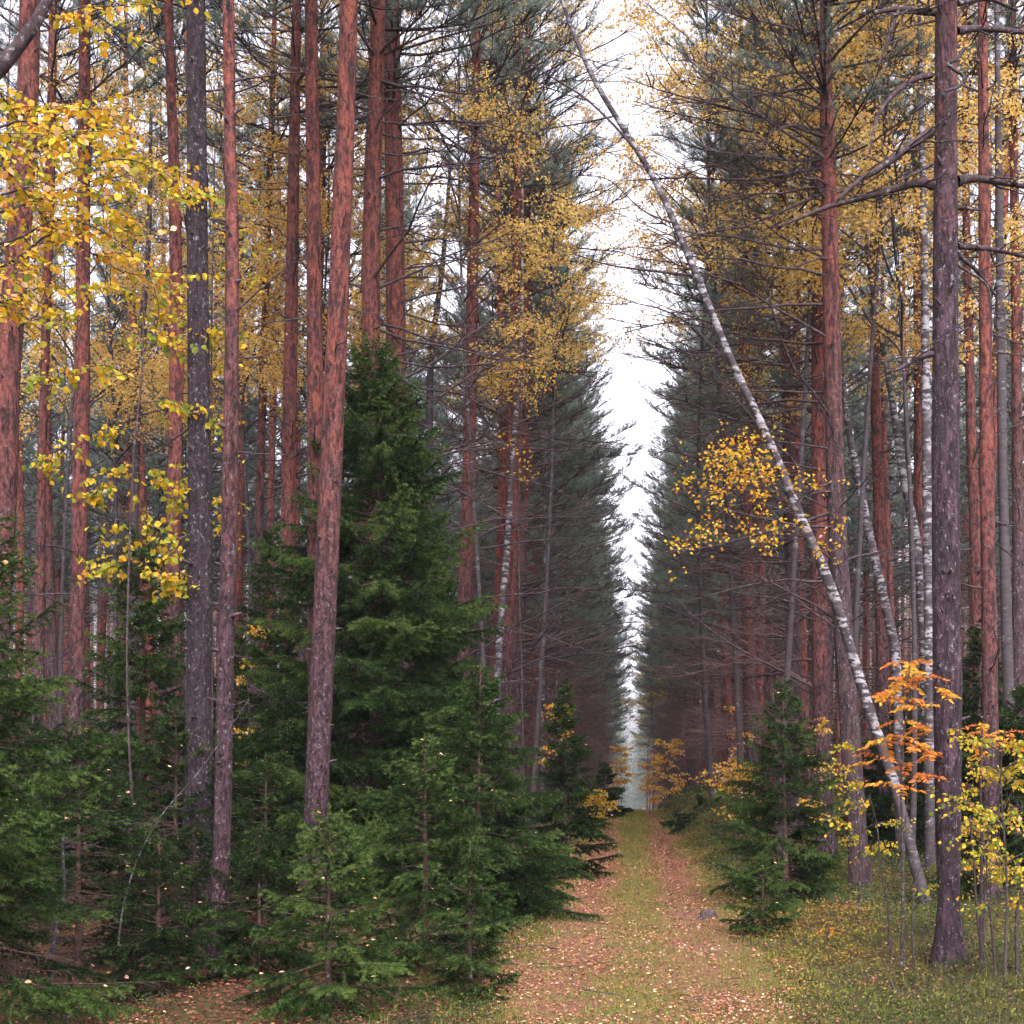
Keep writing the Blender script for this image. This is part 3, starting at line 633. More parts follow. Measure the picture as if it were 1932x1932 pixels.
# ------------------------------------------------------------------ spruces
caught = []
def spruce(label, px, P, apex_y, R, base_dx=0, dens=1.6, nl=.017, nw=.0028, per=170, low=.12, leaf_n=10, x=None, group=None, seed_tint=.5, bare_low=0., wh=.15, power=.82):
    X = (px / 1932 - U0) * P; Y = F * P; g = gz(X, Y); H = HC + (V0 - apex_y / 1932) * P - g
    t = thing('spruce_tree', label, 'spruce', (X, Y, g), group)
    mb = MB(); z = np.linspace(-.15, H, 14); bx = .02 * np.sin(z * 1.3 + U(0, 6)) * H * .3; p = np.stack((bx, 0 * z, z), -1)
    tube(mb, p, np.interp(z / H, [0, 1], [.012 + .0115 * H, .004]), 8, 0, .02); mb.build('trunk', [M['sprucebark']], t)
    ctr = lambda q: np.array((np.interp(q, z, bx), 0, q))
    wood = Twigs(); A, B, T = [], [], []
    def twig(a, b, tint): A.append(a); B.append(b); T.append(tint)
    zz = low * H
    while zz < H * .985:
        s = zz / H; L0 = R * (1 - s) ** power + .04
        for _ in range(int(rng.integers(4, 7) * dens)):
            L = L0 * U(.45, 1.15); az = U(-pi, pi)
            el0 = -.15 + .85 * s ** 1.6 + U(-.3, .25); el1 = el0 + U(-.1, .5) - .1
            pts = bough(ctr(zz + U(-.08, .08)), az, el0 - .1, el1, L, 6, .06); wood.line(pts, .003 + .006 * L, .0015)
            dead = s < bare_low and rng.random() < .75
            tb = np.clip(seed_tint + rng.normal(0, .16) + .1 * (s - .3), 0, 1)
            if L < .25 or not dead: twig(pts[4], pts[5], tb); twig(pts[5], pts[6], tb + .3)
            n = int(3 + L * 15)
            for j in range(n):
                t_ = .18 + .8 * (j + rng.random()) / n; d = tang(pts, t_); sg = 1 if j % 2 else -1
                a2 = math.atan2(d[1], d[0]) + sg * U(.6, 1.05); l = (.4 * L * (1.12 - t_) + .05) * U(.6, 1.15)
                if t_ > .5 and not dead: twig(lerp(pts, max(.4, t_ - .08)), lerp(pts, t_), tb)
                q = bough(lerp(pts, t_), a2, el1 * .4 - U(-.1, .45), el1 * .4 - U(.1, .9), l, 2, .12)
                wood.line(q, .0022, .001)
                if dead: continue
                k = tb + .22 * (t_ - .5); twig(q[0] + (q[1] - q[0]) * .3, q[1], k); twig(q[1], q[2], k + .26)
                m = int(l * 11)
                for i in range(m):
                    u = .2 + .75 * (i + rng.random()) / m; c = lerp(q, u); a3 = a2 + (1 if i % 2 else -1) * U(.5, 1.)
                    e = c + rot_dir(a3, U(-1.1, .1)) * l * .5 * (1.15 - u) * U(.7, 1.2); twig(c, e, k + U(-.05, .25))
            if rng.random() < leaf_n * .016: caught.append(lerp(pts, U(.4, .95)) + (X, Y, g + .015))
        zz += wh * U(.7, 1.3) * (1.1 - .45 * s) * max(.8, H / 4) ** .5
    twig(ctr(H * .97), ctr(H + .06), .85)
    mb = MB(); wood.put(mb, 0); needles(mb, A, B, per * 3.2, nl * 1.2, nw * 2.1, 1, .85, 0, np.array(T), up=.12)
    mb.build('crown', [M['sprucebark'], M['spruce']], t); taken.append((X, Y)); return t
spruce('young low spruce with airy pale shoots, lowest in front of the pines', 622, 7.95, 1530, 1.0, nl=.02, nw=.0032, per=210, leaf_n=30, seed_tint=.68, wh=.13, low=.08)
spruce('largest dark spruce, its tip level with mid trunks of the red pines', 712, 14.2, 630, 2.65, dens=2.3, nl=.03, nw=.006, per=75, low=.04, leaf_n=14, seed_tint=.5, power=.72)
spruce('bushy spruce standing at the verge in front of the largest one', 800, 9.5, 1395, 1.3, nl=.022, nw=.004, per=130, low=.06, leaf_n=14, seed_tint=.5, wh=.16)
spruce('mid sized spruce filling the slope between the largest spruce and path', 905, 12.2, 1250, 1.5, nl=.026, nw=.005, per=95, low=.05, leaf_n=10, seed_tint=.42)
spruce('narrow dark spruce whose skirt overhangs the leafy path edge', 1065, 16.2, 1290, .98, nl=.028, nw=.006, per=95, low=.05, leaf_n=16, seed_tint=.3)
spruce('spruce cut by the picture edge, long boughs reaching in', -70, 7.2, 830, 1.55, nl=.021, nw=.0036, per=120, low=.12, leaf_n=14, seed_tint=.55, bare_low=.2)
spruce('bluish spruce under the yellow green young tree', 265, 12.0, 990, 1.6, nl=.026, nw=.005, per=85, low=.1, seed_tint=.42, bare_low=.35)
spruce('shaded spruce between the dark straight trunk and the lichen spotted pine', 515, 16, 990, 1.7, nl=.03, nw=.006, per=75, low=.06, seed_tint=.45)
spruce('dark spruce with dead brown lower boughs beside the bare foot of a pine', 330, 10.6, 1340, 1.5, nl=.024, nw=.0042, per=95, low=.12, seed_tint=.28, bare_low=.5)
spruce('low dim spruce near the dead lichen covered sapling', 150, 9.4, 1370, 1.3, nl=.022, nw=.004, per=100, low=.1, seed_tint=.35, bare_low=.5)
spruce('dusky spruce between the edge pines and the bluish spruce', 45, 11.5, 1290, 1.4, nl=.026, nw=.005, per=85, seed_tint=.3, bare_low=.3)
spruce('squat dark spruce touching the foot of the dark straight trunk', 425, 12.8, 1390, 1.3, nl=.026, nw=.005, per=90, seed_tint=.28, bare_low=.3)
spruce('dim spruce peeping between the slim pine and the lichen spotted pine', 535, 13.4, 1280, 1.4, nl=.028, nw=.0055, per=80, seed_tint=.35)
spruce('spruce crowding the right flank of the largest one', 835, 15.5, 1090, 1.7, nl=.03, nw=.006, per=75, seed_tint=.38)
spruce('dark spruce at the picture edge behind the yellow bush', 1935, 13.5, 1290, 1.3, nl=.028, nw=.0055, per=80, seed_tint=.32)
spruce('little shadowy spruce tangled with the crooked dead sapling', 225, 9.9, 1500, 1.0, nl=.022, nw=.004, per=110, seed_tint=.25, bare_low=.4, low=.06)
spruce('half dead little spruce in front of the dark straight trunk', 365, 9.9, 1560, .95, nl=.022, nw=.004, per=110, seed_tint=.22, bare_low=.6, low=.05)
spruce('shadowy spruce wedged behind the young low spruce', 500, 11.3, 1430, 1.15, nl=.024, nw=.0045, per=100, seed_tint=.3, bare_low=.3, low=.05)
spruce('lowest dark spruce at the picture edge over the fallen branch', 30, 8.9, 1520, 1.0, nl=.022, nw=.004, per=110, seed_tint=.35, bare_low=.35, low=.06)
spruce('knee high dense dark spruce at the path edge beside the young low spruce', 885, 8.5, 1600, .72, nl=.021, nw=.0038, per=140, seed_tint=.4, low=.03, wh=.12)
spruce('low spreading dark spruce hugging the ground beside the bare foot of a pine', 300, 8.7, 1590, 1.0, nl=.022, nw=.004, per=120, seed_tint=.24, low=.03, wh=.12)
spruce('low dark spruce thicket between the bare foot of a pine and the young low spruce', 490, 9.1, 1570, .9, nl=.022, nw=.004, per=120, seed_tint=.26, low=.03, wh=.12)
spruce('dark spruce far back behind the thinnest pine', 450, 20, 1180, 1.7, nl=.034, nw=.008, per=60, seed_tint=.35)
spruce('roadside spruce standing alone below the leaning birch', 1480, 13.2, 1285, 1.2, nl=.025, nw=.0048, per=100, low=.09, leaf_n=10, seed_tint=.42)
spruce('smallest bright green spruce at the foot of the roadside spruce', 1440, 11.2, 1620, .66, nl=.022, nw=.004, per=170, low=.06, leaf_n=10, seed_tint=.55, wh=.12)
spruce('dark spruce behind the yellow bush and the thick pine', 1850, 17, 1170, 1.6, nl=.03, nw=.007, per=70, seed_tint=.3)
spruce('dim spruce deep between the leaning birch and the thick pine', 1700, 19, 1330, 1.6, nl=.034, nw=.008, per=60, seed_tint=.3)
spruce('low far spruce closing the shaded verge by the crest', 1140, 33, 1440, 1.0, nl=.05, nw=.012, per=50, low=.05, seed_tint=.3)
spruce('low dark spruce bush in the verge under far red pines', 1330, 25, 1505, 1.1, nl=.04, nw=.01, per=60, low=.05, seed_tint=.32)

# ------------------------------------------------------------------ yellow leafed boughs, bushes, rowan
def leafy(tw, lf, p, n_tw, tl, n_leaf, base_r=.008, el=(-.5, .5), sp=.5):
    """side shoots with leaves in two ranks along a bough"""
    tw.line(p, base_r, base_r * .25)
    for _ in range(n_tw):
        t = U(.12, 1); d = tang(p, t); a2 = math.atan2(d[1], d[0]) + rng.choice((-1, 1)) * U(.3, 1.2)
        q = bough(lerp(p, t), a2, U(*el), U(*el) - .35, tl * U(.5, 1.3), 4, .15); tw.line(q, base_r * .25, .0012)
        for i in range(n_leaf):
            c = lerp(q, (i + .7) / n_leaf * .98); lf.append(c + rng.normal(0, .012, 3))
def leafy_tree(name, label, cat, base, stem, boughs, size, tint, mat='yellow', n_tw=9, tl=.4, n_leaf=7, group=None, stem_r=(.03, .01), wide=1.1, droop=.8, woodmat='stem'):
    base = np.array((base[0], base[1], gz(base[0], base[1])))
    t = thing(name, label, cat, base, group); mb = MB(); s = smooth_path(np.array(stem) - base, 6); s[0][2] = -.1
    tube(mb, s, np.linspace(stem_r[0], stem_r[1], len(s)), 8, 0, .03); mb.build('stem' if stem_r[0] < .05 else 'trunk', [M[woodmat]], t)
    tw, lf = Twigs(), []
    for b in boughs: leafy(tw, lf, smooth_path(np.array(b) - base, 4), n_tw, tl, n_leaf, .006 if stem_r[0] < .05 else .011)
    lf = np.array(lf); mb = MB(); tw.put(mb, 0, 4)
    leaves(mb, lf, size * U(.5, 1.25, len(lf)), 1, np.clip(rng.normal(tint, .26, len(lf)) + .4 * rng.choice((0, 1), len(lf), p=(.9, .1)), 0, 1), droop=droop, wide=wide)
    mb.build('crown', [M[woodmat], M[mat]], t); return t
def pix(P, *pts): return [W(a, b, P + (i * .12)) for i, (a, b) in enumerate(pts)]
P = 6.6; bx = W(-150, 1500, P)
leafy_tree('aspen_tree', 'big leafed yellow tree reaching in from the picture edge over the pines', 'tree', bx, [bx, W(-140, 1000, P), W(-110, 500, P), W(-70, 200, P), W(0, 130, P), W(75, 30, P), W(110, -60, P)],
    [pix(P, (-110, 420), (0, 400), (90, 370), (180, 340), (250, 330)), pix(P, (-100, 330), (30, 290), (130, 260), (220, 210)), pix(P, (-110, 520), (10, 500), (100, 440), (160, 470), (240, 520)),
     pix(P, (-60, 200), (60, 210), (130, 190), (200, 240)), pix(P, (-20, 150), (30, 220), (70, 300)), pix(P, (-110, 600), (0, 570), (80, 540)), pix(P + .6, (-100, 400), (60, 350), (220, 300), (320, 330)),
     pix(P, (60, 40), (130, 20), (200, 0), (260, -30)), pix(P, (-90, 470), (20, 455), (110, 415), (200, 440), (300, 520)), pix(P - .5, (-110, 300), (0, 240), (60, 230), (110, 260)), pix(P, (-80, 250), (20, 330), (90, 420))],
      .05, .46, n_tw=23, tl=.42, n_leaf=9, stem_r=(.09, .028), woodmat='limb')
P = 10.3; bx = W(262, 1700, P)
leafy_tree('young_tree', 'yellow green young tree with a thin dark stem before the slim brownish pine', 'tree', bx, [bx, W(240, 1300, P), W(250, 900, P), W(268, 700, P), W(275, 480, P), W(300, 250, P)],
    [pix(P, (265, 720), (200, 690), (140, 700), (90, 720)), pix(P, (260, 800), (190, 820), (130, 850), (90, 880)), pix(P, (258, 860), (300, 900), (330, 940), (350, 1000)), pix(P, (250, 900), (280, 1000), (310, 1060)),
     pix(P, (272, 560), (220, 540), (170, 560), (120, 620)), pix(P, (270, 620), (320, 640), (370, 620), (410, 640)), pix(P, (265, 760), (320, 760), (380, 800), (410, 860)), pix(P, (280, 450), (240, 400), (200, 420)),
     pix(P, (285, 380), (330, 350), (380, 380), (440, 480)), pix(P, (255, 860), (210, 900), (170, 940)), pix(P, (290, 340), (250, 280), (190, 300)), pix(P, (250, 950), (220, 1060), (190, 1070)), pix(P, (275, 500), (300, 580), (290, 640)), pix(P, (245, 1050), (300, 1080), (330, 1110))],
    .07, .27, n_tw=19, tl=.36, n_leaf=7, stem_r=(.014, .006), woodmat='limb')
P = 11.2; bx = W(396, 1750, P)
leafy_tree('young_tree', 'yellow leafed sapling showing on both sides of the dark straight trunk', 'tree', bx, [bx, W(400, 1300, 11.2), W(398, 800, 11.2), W(405, 300, 11.2), W(415, 150, 11.2)],
    [[W(400, a, 11.2), W(b, a - 25, 11.3), W(c, a + 10, 11.4)] for a, b, c in [(520, 425, 470), (450, 440, 490), (600, 370, 345), (700, 420, 415), (800, 425, 410), (640, 425, 440), (380, 430, 440), (900, 370, 345), (960, 415, 410), (1100, 370, 345), (560, 360, 340), (1020, 425, 412)]],
    .058, .3, n_tw=9, tl=.28, n_leaf=6, stem_r=(.014, .005), woodmat='limb')
# rowan with feathered leaves
def rowan(label, base_px, P, tips, group=None, leafl=.23):
    base = W(*base_px, P); base[2] = gz(base[0], base[1]); t = thing('rowan_sapling', label, 'rowan', base, group)
    st = smooth_path(np.array([(0, 0, -.1)] + [W(a, b, P) - base for a, b in tips[0]]), 6); mb = MB(); tube(mb, st, np.linspace(.016, .005, len(st)), 6); mb.build('stem', [M['stem']], t)
    mb = MB(); tw = Twigs(); pos, dirs, tint = [], [], []
    for a, b in tips[1]:
        c = W(a, b, P + U(-.3, .3)) - base; s = st[np.argmin(np.abs(st[:, 2] - (c[2] - .15)))]; tw.line(np.array([s, (s + c) / 2 + (0, 0, .05), c]), .004, .002)
        for k in range(3):
            az = U(-pi, pi); r = bough(c, az, U(-.3, .6), U(-1.1, -.3), leafl * U(.8, 1.1), 5, .05); tw.line(r, .0016, .0008); tt = U(.1, .9)
            for i in range(1, 7):
                d = tang(r, (i - .2) / 6)
                for sg in ((-1, 1) if i < 6 else (0,)):
                    a2 = math.atan2(d[1], d[0]) + sg * 1.05; pos.append(lerp(r, min(1, (i + .2) / 6))); dirs.append((cos(a2), sin(a2), -.25 + rng.normal(0, .2))); tint.append(np.clip(tt + rng.normal(0, .1), 0, 1))
    tw.put(mb); leaves(mb, pos, leafl * .32 * U(.7, 1.2, len(pos)), 1, np.array(tint), np.array(dirs), wide=.55); mb.build('crown', [M['stem'], M['orange']], t)
rowan('orange rowan sapling with feathered leaves just before the thick pine', (1700, 1800), 9.3, ([(1704, 1650), (1700, 1450), (1712, 1330), (1716, 1245)],
      [(1716, 1250), (1690, 1285), (1745, 1275), (1670, 1310), (1720, 1320), (1765, 1300), (1700, 1360), (1745, 1370), (1690, 1390), (1730, 1410), (1672, 1400), (1760, 1420), (1710, 1445), (1745, 1460), (1690, 1480), (1665, 1430), (1735, 1335), (1720, 1270), (1700, 1300)]))
rowan('orange rowan shoot on the far side of the thick trunk', (1850, 1800), 9.0, ([(1852, 1600), (1850, 1450), (1855, 1360)], [(1850, 1370), (1880, 1390), (1905, 1400), (1870, 1420), (1900, 1380), (1925, 1410), (1840, 1380)]), leafl=.17)
rowan('tiny orange rowan seedling in the grass beside the bright verge', (1560, 1790), 10.4, ([(1562, 1765), (1565, 1750)], [(1560, 1752), (1572, 1760), (1550, 1765)]), leafl=.1)
# bushes
def bush(label, px, P, spread, h, y_top, size, tint, n, mat='yellow', group=None, name='leafy_bush', n_leaf=6, tl=.25):
    b = W(px, 1700, P); b[2] = gz(b[0], b[1]); stem = [b, b + (0.02, 0, h * .4), b + (-.03, 0, h * .8), b + (0, 0, h)]
    bo = []
    for _ in range(n):
        z = U(.25, .95) * h; az = U(-pi, pi); L = spread * U(.5, 1.) * (1.15 - z / h * .6); bo.append(bough(b + (0, 0, z), az, .6, .2, L, 3, .15))
    return leafy_tree(name, label, 'bush' if name == 'leafy_bush' else 'sapling', b, stem, bo, size, tint, mat, n_tw=9, tl=tl, n_leaf=n_leaf, group=group, stem_r=(.014, .004))
bush('yellow green leafy bush by the picture edge past the thick pine', 1895, 8.6, .8, 2.15, 0, .042, .24, 22)
bush('second yellow bush, lower, right behind the foot of the thick pine', 1855, 10.2, .65, 1.9, 0, .042, .28, 14)
bush('yellow green sapling whose crown touches the leaning birch trunk', 1620, 11.4, .6, 2.15, 0, .046, .22, 9, name='leafy_sapling')
bush('golden low bush beside the roadside spruce', 1385, 18, .9, 1.6, 0, .05, .62, 16)
bush('golden sapling at the end of the verge under far pines', 1262, 33, .9, 2.6, 0, .075, .72, 22, name='leafy_sapling')
bush('smaller golden sapling next to the verge end', 1225, 34, .8, 1.9, 0, .075, .65, 14, name='leafy_sapling')
bush('bright yellow bush at the far left turn of the path edge', 1118, 27, .75, 1.15, 0, .075, .5, 18)
bush('far golden sapling at the path crest where the row meets the sky', 1172, 40, .8, 2.6, 0, .09, .7, 20, name='leafy_sapling')
bush('yellow sapling top rising behind the narrow dark spruce', 1052, 18, .35, 3.4, 0, .05, .55, 12, name='leafy_sapling', tl=.18)
bush('orange tinted sapling between far trunks and roadside spruce', 1395, 22, .5, 2.6, 0, .06, .75, 12, name='leafy_sapling')
bush('yellow sapling glowing behind the shaded spruces', 470, 14.5, .35, 4.2, 0, .05, .55, 9, name='leafy_sapling', tl=.18)
bush('golden sapling behind the leaning birch foot', 1570, 16, .6, 2.4, 0, .05, .6, 9, name='leafy_sapling')
# yellow twigs on the thin curved stem
lfp = []; t = thing('leafy_sapling', 'sparse yellow sapling hanging among orange pine trunks at mid height', 'sapling', (W(990, 1500, 17.8)[0], F * 17.8, gz(W(990, 1500, 17.8)[0], F * 17.8)))
b = np.array(t.location); mb = MB(); tw = Twigs(); st = smooth_path(np.array([(0, 0, -.1)] + [W(a, c, 17.8) - b for a, c in [(985, 1300), (978, 1000), (985, 750), (990, 640)]]), 5); tube(mb, st, np.linspace(.015, .004, len(st)), 5); mb.build('stem', [M['twig']], t)
for a, c in [(960, 680), (985, 690), (1020, 695), (1040, 710), (940, 705), (925, 725), (950, 740), (1035, 725), (1010, 670), (975, 840), (940, 830), (1000, 870), (985, 900), (1010, 760)]:
    e = W(a, c, 17.8 + U(-.3, .3)) - b; s = st[np.argmin(np.abs(st[:, 2] - e[2]))]; tw.line(np.array([s, e]), .004, .002)
    for _ in range(16): lfp.append(e + rng.normal(0, .11, 3))
mb = MB(); tw.put(mb); leaves(mb, lfp, U(.04, .065, len(lfp)), 1, np.clip(rng.normal(.6, .15, len(lfp)), 0, 1)); mb.build('crown', [M['twig'], M['yellow']], t)

# ------------------------------------------------------------------ bare saplings, dead wood, stump
def sapling(label, pts, P, w0, w1, mat='stem', forks=6, fl=(.2, .6)):
    p = np.array([W(a, b, P) for a, b in pts]); base = p[0].copy(); base[2] = gz(base[0], base[1]); p[0][2] = base[2] - .05
    t = thing('bare_sapling', label, 'sapling', base); q = smooth_path(p - base, 6); mb = MB(); tube(mb, q, np.linspace(w0, w1, len(q)) / 1932 * P / 2, 6, 0, .05); mb.build('stem', [M[mat]], t)
    for _ in range(forks):
        tw = Twigs(); dead_bough(tw, q[rng.integers(len(q) // 3, len(q))], U(-pi, pi), U(*fl), .0035)
        mb = MB(); tw.put(mb, 0, 4); mb.build('twig', [M[mat]], t)
sapling('bare grey sapling forking low in the grass left of the thick pine', [(1680, 1840), (1676, 1720), (1662, 1640), (1655, 1560), (1640, 1500)], 9.6, 5, 2)
sapling('thin upright bare sapling right of the forked one', [(1706, 1850), (1703, 1720), (1706, 1600), (1712, 1500)], 9.4, 5, 2)
sapling('slanting bare sapling crossing before the thick trunk foot', [(1725, 1830), (1722, 1700), (1745, 1620), (1790, 1570)], 9.2, 4, 1.5)
sapling('pair of dark bare stems growing past the thick trunk', [(1862, 1850), (1845, 1740), (1838, 1640), (1830, 1540)], 9.3, 7, 3)
sapling('pale bare stem leaning beneath the yellow bush', [(1880, 1860), (1872, 1760), (1862, 1650), (1868, 1500)], 8.9, 6, 2)
sapling('stout bare stem at the picture edge under yellow leaves', [(1920, 1850), (1918, 1740), (1925, 1690), (1945, 1640)], 8.8, 8, 5)
sapling('dead lichen covered sapling with crooked white twigs', [(98, 1870), (100, 1780), (120, 1690), (118, 1600), (125, 1530)], 8.0, 10, 4, 'lichen', 12, (.3, .9))
sapling('thin crooked dead sapling beside the narrow gap of dim spruces', [(215, 1850), (235, 1700), (290, 1560), (380, 1450), (470, 1320)], 8.6, 4, 1.5, 'lichen', 9, (.2, .8))
def fallen(label, pts, P, w0, w1, mat):
    p = np.array([W(a, b, q) for (a, b), q in zip(pts, P)]); base = p[0].copy(); q = smooth_path(p - base, 6)
    mb = MB(); tube(mb, q, np.linspace(w0, w1, len(q)) / 1932 * np.mean(P) / 2, 8, 0, .05)
    tw = Twigs(); dead_bough(tw, q[len(q) // 2], U(-pi, pi), .4, .006); tw.put(mb)
    o = mb.build('fallen_branch', [M[mat]]); o.location = base; o['label'] = label; o['category'] = 'branch'
fallen('brown fallen branch arching over the leaf litter in the lowest corner', [(-60, 1835), (20, 1850), (90, 1872), (112, 1900), (135, 1950)], [7.6, 7.6, 7.7, 7.8, 7.75], 12, 9, 'limb')
fallen('dark broken branch lying in the grass before the thick pine', [(1680, 1850), (1700, 1890), (1740, 1950)], [8.9, 8.4, 7.9], 6, 12, 'twig')
def stump():
    c = W(1335, 1735, 12.3); c[2] = gz(c[0], c[1]); mb = MB(); n = 22; zz = np.array([-.06, .03, .1, .15, .17, .16]); r = np.array([.16, .145, .12, .1, .07, .02])
    tube(mb, np.stack((.02 * np.sin(zz * 30), 0 * zz, zz), -1), r, n, 0, .09)
    o = mb.build('tree_stump', [M['twig']]); o.location = c; o.scale = (.75, .75, .7); o['label'] = 'small weathered brown stump at the right edge of the leafy path'; o['category'] = 'stump'
stump()

# ------------------------------------------------------------------ leaf litter, grass, dwarf shrubs (nobody could count them)
def spread(n, y0, y1, xl, xr, k=1.):
    y = y0 * np.exp(rng.random(n) ** k * math.log(y1 / y0)); return U(xl, xr, n), y
def litter():
    mb = MB(); a, b = spread(100000, 8.5, 60, -1.35, 1.6); c, d = spread(110000, 8.5, 32, -7, 6)
    m = np.sin(c * 2.3 + np.sin(d * 1.1) * 2) + rng.normal(0, .7, len(c)) > 0; x = np.r_[a, c[m]]; y = np.r_[b, d[m]]
    dens = .5 + .5 * np.sin(x * 3.1 + 1.3 * np.sin(y * .9)) * np.sin(y * 1.7 + x); rut = np.exp(-((np.abs(x - .1) - .62) / .3) ** 2) * sstep(16, 30, y)
    keep = rng.random(len(x)) < .2 + .6 * dens ** 2 + .7 * rut; x, y = x[keep], y[keep]
    p = np.stack((x, y, ground_z(x, y) + .03 + U(0, .015, len(x))), -1); s = U(.016, .036, len(x)) * np.clip(y / 16, 1, 2.2) ** .5
    t = np.clip(rng.normal(.34, .22, len(x)) + .1 * (dens[keep] - .5), 0, .86); t = np.where(rng.random(len(x)) < .05, U(.88, 1, len(x)), t)
    leaves(mb, p, s, 0, t, flat=True)
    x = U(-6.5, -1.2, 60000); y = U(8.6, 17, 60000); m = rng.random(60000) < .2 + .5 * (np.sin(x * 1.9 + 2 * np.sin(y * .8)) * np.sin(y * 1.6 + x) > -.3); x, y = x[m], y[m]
    leaves(mb, np.stack((x, y, ground_z(x, y) + .012 + U(0, .03, len(x))), -1), U(.016, .042, len(x)), 0, np.clip(rng.normal(-.02, .2, len(x)), 0, .84), flat=True, wide=.8)  # darker browns put the deep shade of this left floor into leaf colour
    tw = Twigs()
    for _ in range(260):
        x = U(-6, 4); y = U(8.6, 20); p = np.array((x, y, gz(x, y) + .04)); tw.line(bough(p, U(-pi, pi), 0, U(-.05, .15), U(.15, .6), 3, .25), .006, .002)
    tw.put(mb, 1, 4)
    cl = np.array(caught); leaves(mb, cl, U(.03, .05, len(cl)), 0, U(.7, 1, len(cl)), flat=True)
    o = mb.build('fallen_leaves', [M['litter'], M['twig']]); o['kind'] = 'stuff'; o['label'] = 'pink and yellow fallen leaves strewn over path, verges and boughs'; o['category'] = 'leaves'
def blades(mb, x, y, h, wd, tint, lean=.5, mat=0):
    N = len(x); b = np.stack((x, y, ground_z(x, y) + .005), -1); az = U(0, 2 * pi, N); d = np.stack((np.cos(az), np.sin(az), 0 * az), -1); s = np.stack((-np.sin(az), np.cos(az), 0 * az), -1) * (wd / 2)[:, None] if np.ndim(wd) else np.stack((-np.sin(az), np.cos(az), 0 * az), -1) * wd / 2
    ln = U(.1, lean + .3, N)[:, None]; up = np.array((0, 0, 1.)); h = h[:, None]
    m = b + d * ln * h * .35 + up * h * .6; e = b + d * ln * h + up * h * U(.75, 1, N)[:, None]
    v = np.stack((b - s, b + s, m + s * .7, m - s * .7, e), 1).reshape(-1, 3); i = np.arange(N)[:, None] * 5
    base = mb.n
    mb.add(v, (i + np.array([[0, 1, 2, 3]])), mat, np.repeat(np.clip(tint, 0, 1), 5))
    mb.f.append((base + i + np.array([[3, 2, 4]]), mat, False))
def grass():
    mb = MB(); x, y = spread(150000, 8.5, 60, -1.5, 1.7); ax = np.abs(x - .1)
    f = .5 + .5 * np.sin(x * 2.9 + 2 * np.sin(y * .55)) * np.sin(y * 1.25 + 1.5 * np.sin(x * 2)); rut = np.exp(-((ax - .62) / .25) ** 2)
    k = rng.random(len(x)) < np.clip(.25 + .75 * f - .55 * rut * sstep(14, 28, y) - .15 * rut + .25 * np.exp(-(ax / .35) ** 2), .08, 1); x, y, f = x[k], y[k], f[k]; g = np.clip(y / 16, 1, 3) ** .6
    blades(mb, x, y, U(.03, .085, len(x)) * g, .0045 * g, rng.normal(.44, .2, len(x)) + .08 * (1 - f))
    x, y = spread(70000, 8.5, 45, -7, 7); k = (np.abs(x - .1) > 1.25) & (rng.random(len(x)) < np.where(x < -1.9, .06, .8)); x, y = x[k], y[k]; g = np.clip(y / 16, 1, 3) ** .6
    blades(mb, x, y, U(.04, .14, len(x)), .005 * g, rng.normal(.35, .22, len(x)), .9)
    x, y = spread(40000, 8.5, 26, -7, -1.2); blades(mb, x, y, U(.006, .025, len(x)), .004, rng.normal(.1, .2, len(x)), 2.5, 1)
    o = mb.build('grass', [M['grass'], M['litter']]); o['kind'] = 'stuff'; o['label'] = 'short autumn grass on the path and longer tufts on its verges'; o['category'] = 'grass'
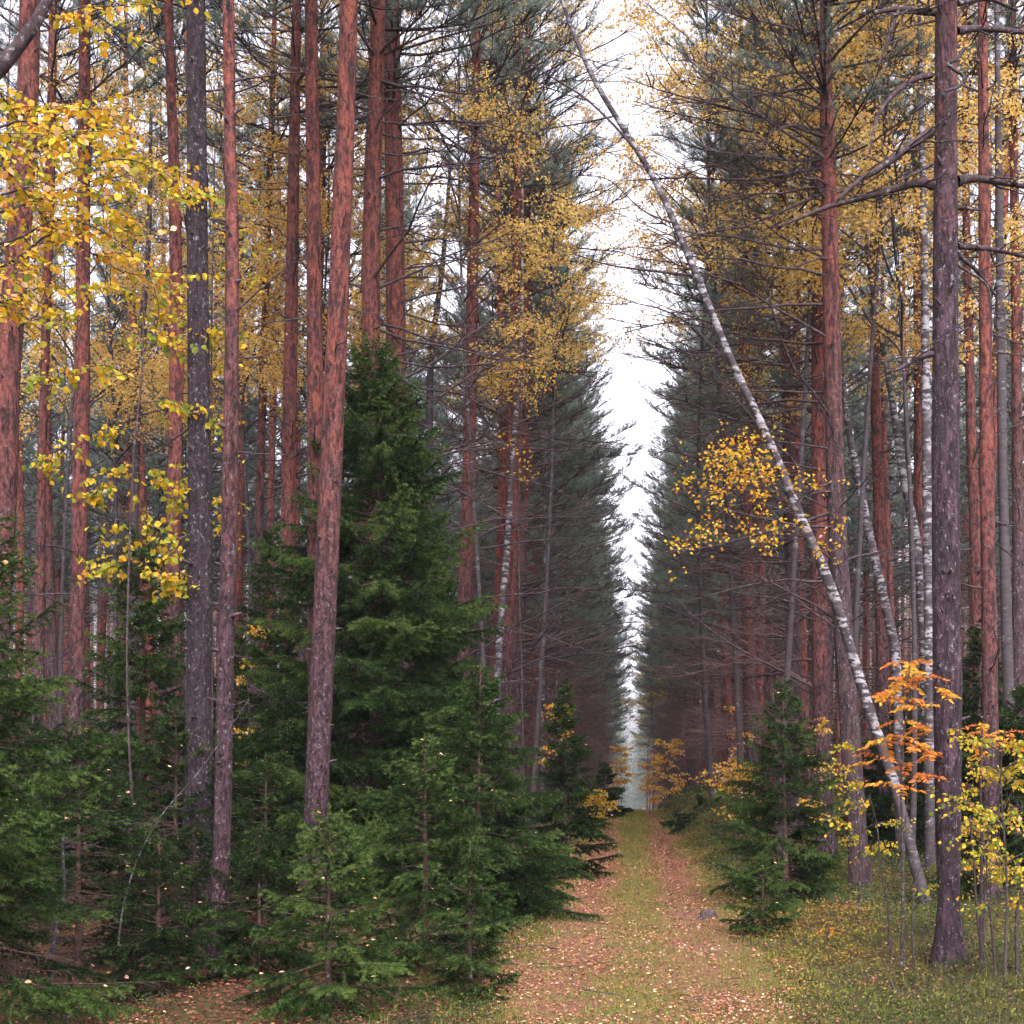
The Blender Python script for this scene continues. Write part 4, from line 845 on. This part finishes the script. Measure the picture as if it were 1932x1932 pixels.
def shrubs():
    mb = MB(); x, y = spread(9000, 8.6, 62, -6.5, 7.5); k = (np.abs(x - .1) > 1.32 + .1 * np.sin(y)) & (np.where(x < -2.2, rng.random(len(x)) < .5, True)) & in_view(x, y, .05) if False else (np.abs(x - .1) > 1.32 + .1 * np.sin(y)) & np.where(x < -1.8, rng.random(len(x)) < .1, True)
    x, y = x[k], y[k]; g = np.clip(y / 13, 1, 3) ** .7; N = len(x); m = 38
    h = U(.05, .17, N) * np.where(y > 22, 1.5, 1); pos = np.stack((x, y, ground_z(x, y)), -1)
    ix = np.repeat(np.arange(N), m); r = rng.normal(0, .11, (len(ix), 2)) * g[ix, None]; z = h[ix] * U(.15, 1, len(ix))
    P_ = pos[ix] + np.c_[r, z]
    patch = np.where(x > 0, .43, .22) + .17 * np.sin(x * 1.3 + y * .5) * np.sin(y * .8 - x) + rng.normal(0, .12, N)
    patch = np.where((np.abs(x - 1.9) < .9) & (np.abs(y - 15.2) < 2.2), patch + .3, patch)
    leaves(mb, P_, U(.016, .032, len(ix)) * g[ix], 1, np.clip(patch[ix] + rng.normal(0, .1, len(ix)), 0, 1), simple=True, droop=-.3)
    s = ix[::5]; prisms(mb, pos[s] + np.c_[r[::5] * .4, 0 * z[::5]], P_[::5], .0015 * g[s], .001 * g[s], 0)
    o = mb.build('undergrowth', [M['stem'], M['shrub']]); o['kind'] = 'stuff'; o['label'] = 'dwarf shrubs carpeting the raised verges beside the path'; o['category'] = 'undergrowth'
litter(); grass(); shrubs()

# ------------------------------------------------------------------ damp air
if HAZE:
    me = bpy.data.meshes.new('haze'); v = [(x, y, z) for x in (-380, 380) for y in (-25, 480) for z in (-12, 38)]
    me.from_pydata(v, [], [(0, 1, 3, 2), (4, 6, 7, 5), (0, 4, 5, 1), (2, 3, 7, 6), (0, 2, 6, 4), (1, 5, 7, 3)]); me.update()
    m = bpy.data.materials.new('damp_air'); m.use_nodes = True; t = m.node_tree; t.nodes.remove(t.nodes['Principled BSDF'])
    pv = t.nodes.new('ShaderNodeVolumePrincipled'); pv.inputs['Color'].default_value = (.9, .93, 1, 1); pv.inputs['Density'].default_value = HAZE
    t.links.new(pv.outputs[0], t.nodes['Material Output'].inputs['Volume']); me.materials.append(m)
    o = link('haze', me); o['kind'] = 'stuff'; o['label'] = 'thin damp autumn air filling the forest aisle'; o['category'] = 'haze'
